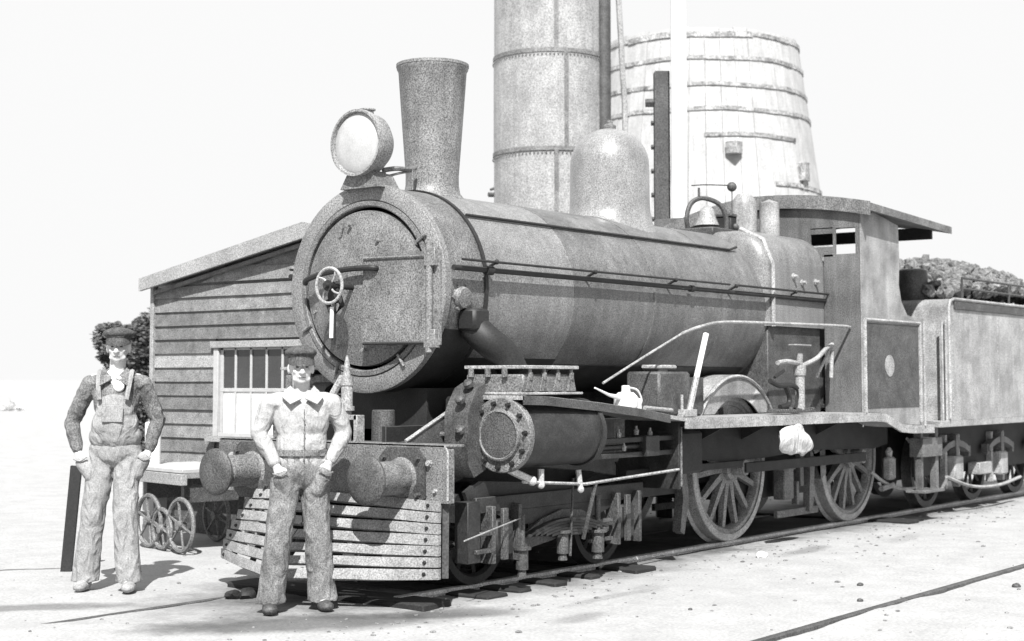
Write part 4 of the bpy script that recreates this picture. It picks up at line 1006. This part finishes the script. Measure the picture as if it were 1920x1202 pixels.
for z, a0, a1 in [(ZT-.10, 0, 6.283), (ZT-.13, 2.9, 4.2), (7.08, 0, 6.283), (6.60, 0, 6.283), (6.16, 0, 6.283), (5.70, 3.7, 4.6), (4.86, 4.3, 6.3), (3.6, 0, 6.283), (4.2, 0, 3)]:
    bm = nb(); n = 72; A = []; r = tr_(z)+.012
    for i in range(n+1):
        t = a0+(a1-a0)*i/n; dz = .010*math.sin(t*7+z*3)+.006*noise.noise(Vector((t*6, z, 0))); hw = .034
        A.append([bm.verts.new((KX+q*math.cos(t), KY+q*math.sin(t), z+dz+s_)) for q, s_ in ((r, -hw), (r+.014, -hw), (r+.014, hw), (r, hw))])
    for a, b in zip(A, A[1:]):
        for i in range(4): j = (i+1) % 4; bm.faces.new((a[i], a[j], b[j], b[i]))
    part('hoop', bm, 'hoop', tk)
bm = nb()
for k in range(8):
    t = k*math.pi/4; box(bm, KX+1.7*math.cos(t)-.12, KX+1.7*math.cos(t)+.12, KY+1.7*math.sin(t)-.12, KY+1.7*math.sin(t)+.12, -.1, ZB-.15, 0)
box(bm, KX-2.4, KX+2.4, KY-2.4, KY+2.4, ZB-.15, ZB-.02, 0)
part('tank_stand', bm, 'tower', tk)
fz = Vector((KX, KY, 0))-Vector((ca, sa, 0))*(tr_(5.3)+.03)
for dz, w_, dx in ((5.45, .11, .55), (5.2, .09, 1.78)):
    bm = nb(); q = fz+rd*dx*.55 if dx < 1 else Vector((KX, KY, 0))+rd*1.62-Vector((ca, sa, 0))*1.45
    box(bm, q.x-w_, q.x+w_, q.y-w_, q.y+w_, dz-w_-(.15 if dx > 1 else 0), dz+w_, .01)
    if dx > 1: tube(bm, [(q.x, q.y, 3.2), (q.x, q.y, dz)], .02, 6)
    part('outlet_valve', bm, 'hoop', tk)
# white pole and dark post
wp = CAM+Vector((0, 0, 0)); 
def ground_at(px, d):
    u = (px-960)/F_PX*1.0; return Vector((CAM.x+d*(ca+u*sa), CAM.y+d*(sa-u*ca), 0))
q = ground_at(1276, 16.5)
bm = nb(); cyl(bm, (q.x, q.y, -.1), (q.x, q.y, 8.5), .088, seg=20); single('white_pole', bm, 'white', 'tall plain white pole in front of the water tank', 'pole', (q.x, q.y, 0))
q = ground_at(1243, 16.9)
po = thing('dark_post', 'thick dark timber post left of the white pole', 'post', (q.x, q.y, 0))
bm = nb(); box(bm, -.085, .085, -.085, .085, -.1, 4.93, .01); bmesh.ops.transform(bm, matrix=Matrix.Translation(q) @ Matrix.Rotation(AZ, 4, 'Z'), verts=bm.verts); part('shaft', bm, 'timber', po)
bm = nb(); a_ = q-rd*.09
tube(bm, [(a_.x, a_.y, 4.58), (a_.x-.09*sa, a_.y+.09*ca, 4.58)], .05, 6); part('bracket', bm, 'timber', po)
for k in range(6): bm = nb(); tube(bm, [(a_.x, a_.y, 3.0+k*.27), (a_.x-.03*sa, a_.y+.03*ca, 3.0+k*.27)], .03, 6); part('bolt', bm, 'timber', po)

# ------------------------------------------------------------------ bush and far shrub
def bush(name, label, cat, c, blobs, n, size, matn='leaf', trunk=True, seed=3):
    rr = random.Random(seed); o = thing(name, label, cat, c)
    bm = nb(); base = Vector(c)
    for _ in range(n):
        bx = rr.choice(blobs); d = Vector((rr.gauss(0, 1), rr.gauss(0, 1), rr.gauss(0, 1))).normalized()
        rad = rr.uniform(.45, 1.04)**.6*(1+.35*noise.noise(d*1.7+Vector(bx[:3])*3)+.15*noise.noise(d*5))
        p = base+Vector(bx[:3])+Vector((d.x*bx[3], d.y*bx[3], d.z*bx[4]))*rad
        if noise.noise(p*5) < -.30: continue
        s = size*rr.uniform(.6, 1.3)
        q = Matrix.Rotation(rr.uniform(0, 6.28), 3, 'Z') @ Matrix.Rotation(rr.uniform(0, 3.14), 3, 'X')
        vs_ = [bm.verts.new(p+q @ Vector(v)*s) for v in ((-.5, 0, 0), (0, -.28, .06), (.6, 0, 0), (0, .28, .06))]
        bm.faces.new(vs_)
    me_ = bpy.data.meshes.new('crown'); bm.to_mesh(me_); bm.free(); me_.materials.append(K[matn])
    me_.transform(Matrix.Translation(-Vector(c))); cr = obj('crown', me_, o, c)
    bm = nb()
    for k in range(5):
        bx = rr.choice(blobs); tube(bm, smoothpath([base, base+Vector((bx[0]*.4, bx[1]*.4, bx[2]*.5)), base+Vector(bx[:3])]), [.06]*6+[.05]*6+[.02], 6)
    part('trunk', bm, 'bark', o); return o
q = ground_at(243, 24)
U = lambda dx, dz, r, rz: (dx*sa, -dx*ca, dz, r, rz)
bush('bush', 'dark leafy bush growing behind the left corner of the shed', 'bush', (q.x, q.y, 0), [U(-.25, 2.05, .30, .34), U(.15, 1.95, .42, .42), U(.40, 2.1, .42, .50), U(.0, 1.2, .45, .8), U(.35, .9, .5, .9), U(.5, 1.5, .5, 1.0), U(.8, 2.0, .45, .5), U(-.1, .5, .35, .5)], 30000, .075)
q = ground_at(22, 75)
bush('far_shrub', 'faint pale shrub far off at the left edge', 'shrub', (q.x, q.y, 0), [U(0, .1, .45, .4), U(.3, 0, .35, .25)], 2500, .12, 'white', seed=5)

# ------------------------------------------------------------------ people
def organic(prims, voxel, smooth=6, folds=None, m='skin', name='mesh'):
    bm = nb()
    for p in prims:
        if p[0] == 'c':
            a, b, r0, r1 = Vector(p[1]), Vector(p[2]), p[3], p[4]
            d, u, v = frame_for(b-a); Ln = (b-a).length; pr = []
            for k in range(5): t = math.pi/2*k/4; pr.append((-r0*math.cos(t), r0*math.sin(t)))
            for k in range(5): t = math.pi/2*k/4; pr.append((Ln+r1*math.sin(t), r1*math.cos(t)))
            pr[0] = (-r0, 0); pr[-1] = (Ln+r1, 0)
            b2 = nb(); revolve(b2, pr, a, b-a, 18, caps=False)
            if len(p) > 5:      # squash along local y about the axis centre
                sy = p[5]
                for vv in b2.verts: vv.co.y = a.y+(b.y-a.y)*max(0, min(1, (vv.co-a).dot(d)/max(Ln, 1e-4)))+(vv.co.y-(a.y+(b.y-a.y)*max(0, min(1, (vv.co-a).dot(d)/max(Ln, 1e-4)))))*sy
            bmesh.ops.recalc_face_normals(b2, faces=b2.faces); t_ = bpy.data.meshes.new('t'); b2.to_mesh(t_); b2.free(); bm.from_mesh(t_); bpy.data.meshes.remove(t_)
        else:
            rot = Matrix.Rotation(p[3], 4, p[4]) if len(p) > 3 else Matrix.Identity(4)
            bmesh.ops.create_uvsphere(bm, u_segments=24, v_segments=14, radius=1, matrix=Matrix.Translation(p[1]) @ rot @ Matrix.Diagonal((*p[2], 1)))
    me = bpy.data.meshes.new(name); bm.to_mesh(me); bm.free()
    o = bpy.data.objects.new('tmp', me); COL.objects.link(o)
    r = o.modifiers.new('r', 'REMESH'); r.mode = 'VOXEL'; r.voxel_size = voxel
    if smooth: s = o.modifiers.new('s', 'SMOOTH'); s.iterations = smooth; s.factor = .5
    dg = bpy.context.evaluated_depsgraph_get(); dg.update()
    out = bpy.data.meshes.new_from_object(o.evaluated_get(dg)); bpy.data.objects.remove(o); bpy.data.meshes.remove(me)
    out.name = name
    if folds:
        amp, fx, fz, cutoff = folds; nr = [v.normal.copy() for v in out.vertices]
        for v, n_ in zip(out.vertices, nr):
            p = v.co; q = Vector((p.x*fx, p.y*fx, p.z*fz+p.x*3))
            a = noise.noise(q)*.6+noise.noise(q*2.1+Vector((5, 5, 5)))*.4
            a = 1-2*abs(a)**.8
            v.co = p+n_*amp*a*cutoff(p)
    out.materials.clear(); out.materials.append(K[m]); out.shade_smooth(); return out
def head_prims(h, cx=0, cy=0):
    H = lambda x, y, z: (cx+x, cy+y, h+z)
    return [('e', H(0, .012, -.105), (.076, .096, .105)), ('e', H(0, -.022, -.160), (.062, .070, .075)), ('e', H(0, -.060, -.212), (.030, .026, .024)),
            ('c', H(-.038, -.045, -.20), H(.038, -.045, -.20), .022, .022), ('c', H(0, -.088, -.118), H(0, -.108, -.158), .010, .016), ('e', H(.014, -.098, -.160), (.010, .011, .008)), ('e', H(-.014, -.098, -.160), (.010, .011, .008)),
            ('e', H(.078, .012, -.135), (.012, .022, .034)), ('e', H(-.078, .012, -.135), (.012, .022, .034)), ('c', H(-.035, -.078, -.105), H(.035, -.078, -.105), .013, .013),
            ('e', H(.040, -.064, -.150), (.020, .018, .018)), ('e', H(-.040, -.064, -.150), (.020, .018, .018)), ('e', H(0, -.086, -.187), (.022, .012, .008)), ('e', H(0, -.082, -.196), (.018, .012, .008))]
def hand_prims(w, d, side, curl=.35, k=1.0):
    """hand continuing from wrist w along d; five separate fingers"""
    w, d = Vector(w), Vector(d).normalized(); out = Vector((side, 0, 0)); nrm = d.cross(out).normalized(); out = nrm.cross(d).normalized()
    if nrm.y < 0: nrm = -nrm
    pr = [('c', w, w+d*.045, .028, .034, .62), ('c', w+d*.045, w+d*.085, .036, .036, .55)]
    for i, (o_, ln) in enumerate([(-.030, .070), (-.010, .080), (.010, .076), (.029, .060)]):
        a = w+d*.095+out*o_; b = a+d*ln*.5+nrm*ln*.12; c = b+(d*.7-nrm*curl).normalized()*ln*.5
        pr += [('c', a-d*.02, b, .0095, .0088), ('c', b, c, .0086, .0075)]
    a = w+d*.03-out*.030*1; b = a+(d*.7-out*.6).normalized()*.045; pr += [('c', a, b, .013, .011), ('c', b, b+(d*.95-out*.15).normalized()*.032, .011, .009)]
    return pr
def person(label, loc, height, P, group=None):
    o = obj('person', None, None, loc); o['label'] = label; o['category'] = 'person'
    dx, dy = CAM.x-loc[0], CAM.y-loc[1]; o.rotation_euler = (0, 0, math.atan2(dx, -dy)+P.get('turn', 0))
    def add(name, me, parent=o, lb=None):
        c = bpy.data.objects.new(name, me); COL.objects.link(c); c.parent = parent
        if lb: c['label'] = lb
        return c
    def addb(name, bm, m, parent=o, lb=None, smooth=True): return add(name, bm2me(bm, name, K[m], (0, 0, 0), smooth), parent, lb)
    h = height; sh = h*.815; hip = h*.52; J = P
    hc = P.get('head', (0, 0))
    body = head_prims(h-.015, hc[0], hc[1]) + [('c', (0, .02, sh-.02), (hc[0]*.8, .012+hc[1]*.8, h-.20), .062, .055), ('e', (0, .01, sh-.17), (.15, .10, .22)), ('e', (0, .01, hip+.08), (.14, .10, .16)), ('c', (-.15, .01, sh-.03), (.15, .01, sh-.03), .05, .05)]
    for s, key in ((-1, 'L'), (1, 'R')):
        el, wr, hd = J['el'+key], J['wr'+key], J['hd'+key]
        shp = (s*J['shw'], .01, sh-.035)
        body += [('c', shp, el, .044, .034), ('c', el, wr, .034, .025)] + hand_prims(wr, Vector(hd)-Vector(wr), s, J.get('curl', .35))
        kn, an = J['kn'+key], J['an'+key]
        body += [('c', (s*.09, .01, hip), kn, .075, .050), ('c', kn, an, .050, .036), ('c', an, (an[0], an[1]-.10, .05), .036, .032)]
    bd = add('body', organic(body, .0065, 3, None, 'skin', 'body'))
    # eyes, brows, mouth
    ex = h-.015
    for s in (-1, 1):
        b = nb(); ball(b, (hc[0]+s*.031, hc[1]-.077, ex-.122), (.012, .010, .006), 10); addb('eye', b, 'hair', bd)
        b = nb(); tube(b, smoothpath([(hc[0]+s*.015, hc[1]-.092, ex-.104), (hc[0]+s*.033, hc[1]-.092, ex-.099), (hc[0]+s*.05, hc[1]-.080, ex-.106)], 3), .0035, 5); addb('eyebrow', b, 'hair', bd)
    b = nb(); tube(b, smoothpath([(hc[0]-.022, hc[1]-.088, ex-.190), (hc[0], hc[1]-.0985, ex-.1915), (hc[0]+.022, hc[1]-.088, ex-.190)], 4), .0022, 5); addb('mouth', b, 'mid', bd)
    hr_ = organic([('e', (hc[0], hc[1]+.022, ex-.085), (.081, .098, .088)), ('e', (hc[0], hc[1]+.06, ex-.14), (.066, .052, .05))], .008, 3, None, 'hair', 'hair'); add('hair', hr_)
    # cap: soft crown plus peak
    cz = ex-.062
    cap = [('e', (hc[0], hc[1]+.012, cz+.036), (.104*P.get('capw', 1), .120, .040)), ('e', (hc[0], hc[1]+.012, cz+.012), (.088, .107, .040)), ('e', (hc[0], hc[1]-.02, cz+.055), (.075, .075, .024))]
    cp = add('cap', organic(cap, .006, 3, (.0045, 16, 22, lambda p: 1), 'cap', 'cap'))
    b = nb(); A = []
    for i in range(13):
        t = math.radians(198+144*i/12); x_, y_ = math.cos(t), math.sin(t)
        A.append((Vector((hc[0]+.086*x_, hc[1]+.012+.104*y_, cz+.004)), Vector((hc[0]+.092*x_, hc[1]+.012+.104*y_-.034*max(0, -y_)**1.2, cz-.030-.022*max(0, -y_)))))
    T_, B_ = [(b.verts.new(p), b.verts.new(q)) for p, q in A], [(b.verts.new(p-Vector((0, 0, .005))), b.verts.new(q-Vector((0, 0, .005)))) for p, q in A]
    for i in range(12):
        b.faces.new((T_[i][0], T_[i+1][0], T_[i+1][1], T_[i][1])); b.faces.new((B_[i][0], B_[i][1], B_[i+1][1], B_[i+1][0])); b.faces.new((T_[i][1], T_[i+1][1], B_[i+1][1], B_[i][1]))
    addb('peak', b, 'cap', cp)
    # upper garment
    cut = lambda p: 1 if p.z < sh-.05 else .35
    top = [('c', (-J['shw']*.78, .012, sh-.045), (J['shw']*.78, .012, sh-.045), .064, .064), ('e', (0, .005, sh-.16), (J['shw']*.88, .112, .20)), ('e', (0, .005, sh-.34), (J['shw']*.80, .108, .24)), ('e', (0, .005, hip+.09), (.166, .115, .14)), ('c', (-.05, .015, sh+.0), (.05, .015, sh+.0), .05, .05)]
    for s, key in ((-1, 'L'), (1, 'R')):
        el, wr = J['el'+key], J['wr'+key]
        shp = (s*J['shw'], .01, sh-.055); cf = Vector(el).lerp(Vector(wr), J.get('cuff', .86))
        mid = Vector(shp).lerp(Vector(el), .5)
        top += [('c', shp, mid, .064, .058), ('c', mid, el, .058, .052), ('c', el, Vector(el).lerp(cf, .5), .052, .049), ('c', Vector(el).lerp(cf, .5), cf, .049, .038)]
    tp = add(P['topname'], organic(top, .008, 5, (.007, 8, 9, cut), P['topm'], P['topname']))
    # collar
    for s in (-1, 1):
        b = nb(); z0 = sh+.028; v = [(s*.055, .05, z0+.035), (s*.078, -.015, z0+.028), (s*.048, -.075, z0-.01), (s*.012, -.112, z0-.055), (s*.105, -.118, z0-.105), (s*.135, -.07, z0-.045), (s*.11, .03, z0+.0)]
        if P['topname'] == 'jacket': v[4] = (s*.088, -.132, z0-.092)
        V1 = [b.verts.new(q) for q in v]; V2 = [b.verts.new(Vector(q)+Vector((0, -.007, .007))) for q in v]
        b.faces.new(V1); b.faces.new(V2[::-1])
        for i in range(7): j = (i+1) % 7; b.faces.new((V1[i], V1[j], V2[j], V2[i]))
        addb('collar', b, P['topm'], tp, smooth=False)
    # trousers
    cut2 = lambda p: 1.0
    tr = [('e', (0, .01, hip+.11), (.165, .118, .10)), ('e', (0, .012, hip+.02), (.180, .128, .13))]
    for s, key in ((-1, 'L'), (1, 'R')):
        kn, an = Vector(J['kn'+key]), Vector(J['an'+key]); hem = Vector((an.x, an.y-.012, .075))
        tr += [('c', (s*.088, .01, hip-.01), kn, .098, .080, .92), ('c', kn, kn.lerp(hem, .6), .080, .084, .92), ('c', kn.lerp(hem, .6), hem+Vector((0, -.005, .0)), .083, .092, .95)]
        wr, hd = Vector(J['wr'+key]), Vector(J['hd'+key]); dh_ = (hd-wr).normalized(); tr += [('c', wr+dh_*.085+Vector((0, .012, 0)), wr+dh_*.19+Vector((0, .03, 0)), .050, .044, .9)]
    tz = add(P['legname'], organic(tr, .008, 4, (.011, 9, 4.5, cut2), P['legm'], P['legname']))
    for v in tz.data.vertices: v.co.z = max(v.co.z, .062+.006*math.sin(v.co.x*40))
    for s, key in ((-1, 'L'), (1, 'R')):           # pocket slits
        wr, hd = Vector(J['wr'+key]), Vector(J['hd'+key]); m_ = wr.lerp(hd, .42)
        b = nb(); tube(b, smoothpath([m_+Vector((s*.05, -.035, .005)), m_+Vector((0, -.055, -.01)), m_+Vector((-s*.045, -.05, .02))], 3), .006, 5); addb('pocket_edge', b, P['legm'], tz)
        an = J['an'+key]
        sh_ = organic([('e', (an[0]+s*.008, an[1]-.07, .040), (.050, .125, .042)), ('e', (an[0], an[1]+.01, .055), (.045, .06, .055)), ('e', (an[0]+s*.012, an[1]-.14, .040), (.050, .06, .036))], .008, 2, None, P['bootm'], 'boot')
        for v in sh_.vertices: v.co.z = max(v.co.z, .002)
        add('boot', sh_)
    return o, add, addb, h, sh, hip, tp, tz
# man in front of the cowcatcher
o2 = person('man in pale jacket and dark peaked cap, hands in pockets, standing before the cowcatcher', (-.11, -.27, -.035), 1.735,
    dict(shw=.205, elL=(-.275, .02, 1.165), elR=(.292, .05, 1.160), wrL=(-.168, -.085, .950), wrR=(.172, -.075, .968), hdL=(-.118, -.092, .835), hdR=(.112, -.092, .825),
         knL=(-.150, -.07, .50), knR=(.110, .0, .50), anL=(-.195, -.02, .09), anR=(.150, .04, .09), topname='jacket', topm='shirt', legname='trousers', legm='trous', bootm='boot', head=(-.008, -.016), turn=.10))
_, add, addb, h, sh, hip, tp, tz = o2
b = nb()
for k in range(4): revolve(b, [(0, .008), (.004, .006)], (.005, -.137+.004*k, sh-.16-k*.085), (0, -1, 0), 8)
addb('buttons', b, 'trous', tp)
b = nb(); tube(b, [(.006, -.118, sh-.09), (.004, -.136, sh-.2), (.004, -.134, sh-.42)], .003, 5); addb('placket', b, 'trous', tp)

b = nb(); revolve(b, [(-.02, .182), (.02, .182)], (0, .008, hip+.135), (0, 0, 1), 32, caps=False)
for v in b.verts: v.co.y = .008+(v.co.y-.008)*.74
addb('belt', b, 'trous', tz)
# man in overalls
o1 = person('man in faded bib overalls, dark shirt and dark cap standing at the left', (-.24, 1.49, -.03), 1.885,
    dict(shw=.185, elL=(-.320, .05, 1.20), elR=(.29, .07, 1.22), wrL=(-.26, -.02, .985), wrR=(.235, .0, .99), hdL=(-.19, -.06, .875), hdR=(.18, -.06, .88),
         knL=(-.150, -.01, .53), knR=(.085, -.06, .53), anL=(-.205, .05, .09), anR=(.120, -.04, .09), topname='shirt', topm='sleeve', legname='overalls', legm='denim', bootm='bootd', head=(.014, -.012), turn=-.16, capw=1.08))
_, add, addb, h, sh, hip, tp, tz = o1
bib = organic([('e', (0, -.055, sh-.27), (.135, .090, .17)), ('e', (0, -.035, hip+.20), (.165, .112, .16)), ('e', (0, .0, hip+.12), (.185, .135, .12))], .008, 4, (.006, 7, 9, lambda p: 1), 'denim', 'bib')
add('bib', bib, tz)
for s in (-1, 1):
    b = nb(); pts = smoothpath([(s*.095, -.135, sh-.17), (s*.11, -.105, sh-.06), (s*.115, -.02, sh+.035), (s*.10, .09, sh-.04), (s*.05, .13, sh-.25)], 5)
    for i in range(len(pts)-1):
        pass
    tube(b, pts, .018, 6); addb('strap', b, 'denim', tz)
b = nb(); box(b, -.075, .075, -.158, -.146, sh-.33, sh-.21, .004); addb('bib_pocket', b, 'denim', tz)
nk = organic([('e', (.0, -.030, sh+.015), (.070, .062, .038)), ('e', (.02, -.085, sh-.035), (.050, .032, .045)), ('e', (.035, -.105, sh-.07), (.042, .022, .045))], .007, 3, None, 'scarf', 'neckerchief'); add('neckerchief', nk)

# ------------------------------------------------------------------ remaining dark bits on the ground near the track
for i, (px_, d_, r, lb) in enumerate([(446, 10.62, .05, 'dark lump at the foot of the cowcatcher, left one of the two lying there'), (472, 10.62, .055, 'dark lump at the foot of the cowcatcher, nearer the boots of the man')]):
    q = ground_at(px_, d_); bm = nb(); bmesh.ops.create_icosphere(bm, subdivisions=2, radius=r)
    for v in bm.verts: v.co = Vector((v.co.x*1.5, v.co.y*1.2, v.co.z*.8))*(1+.5*noise.noise(v.co*22+Vector((i*4, 0, 0))))+Vector((q.x, q.y, gz(q.x, q.y)+r*.4))
    single('coal_lump', bm, 'black', lb, 'coal', (q.x, q.y, 0))
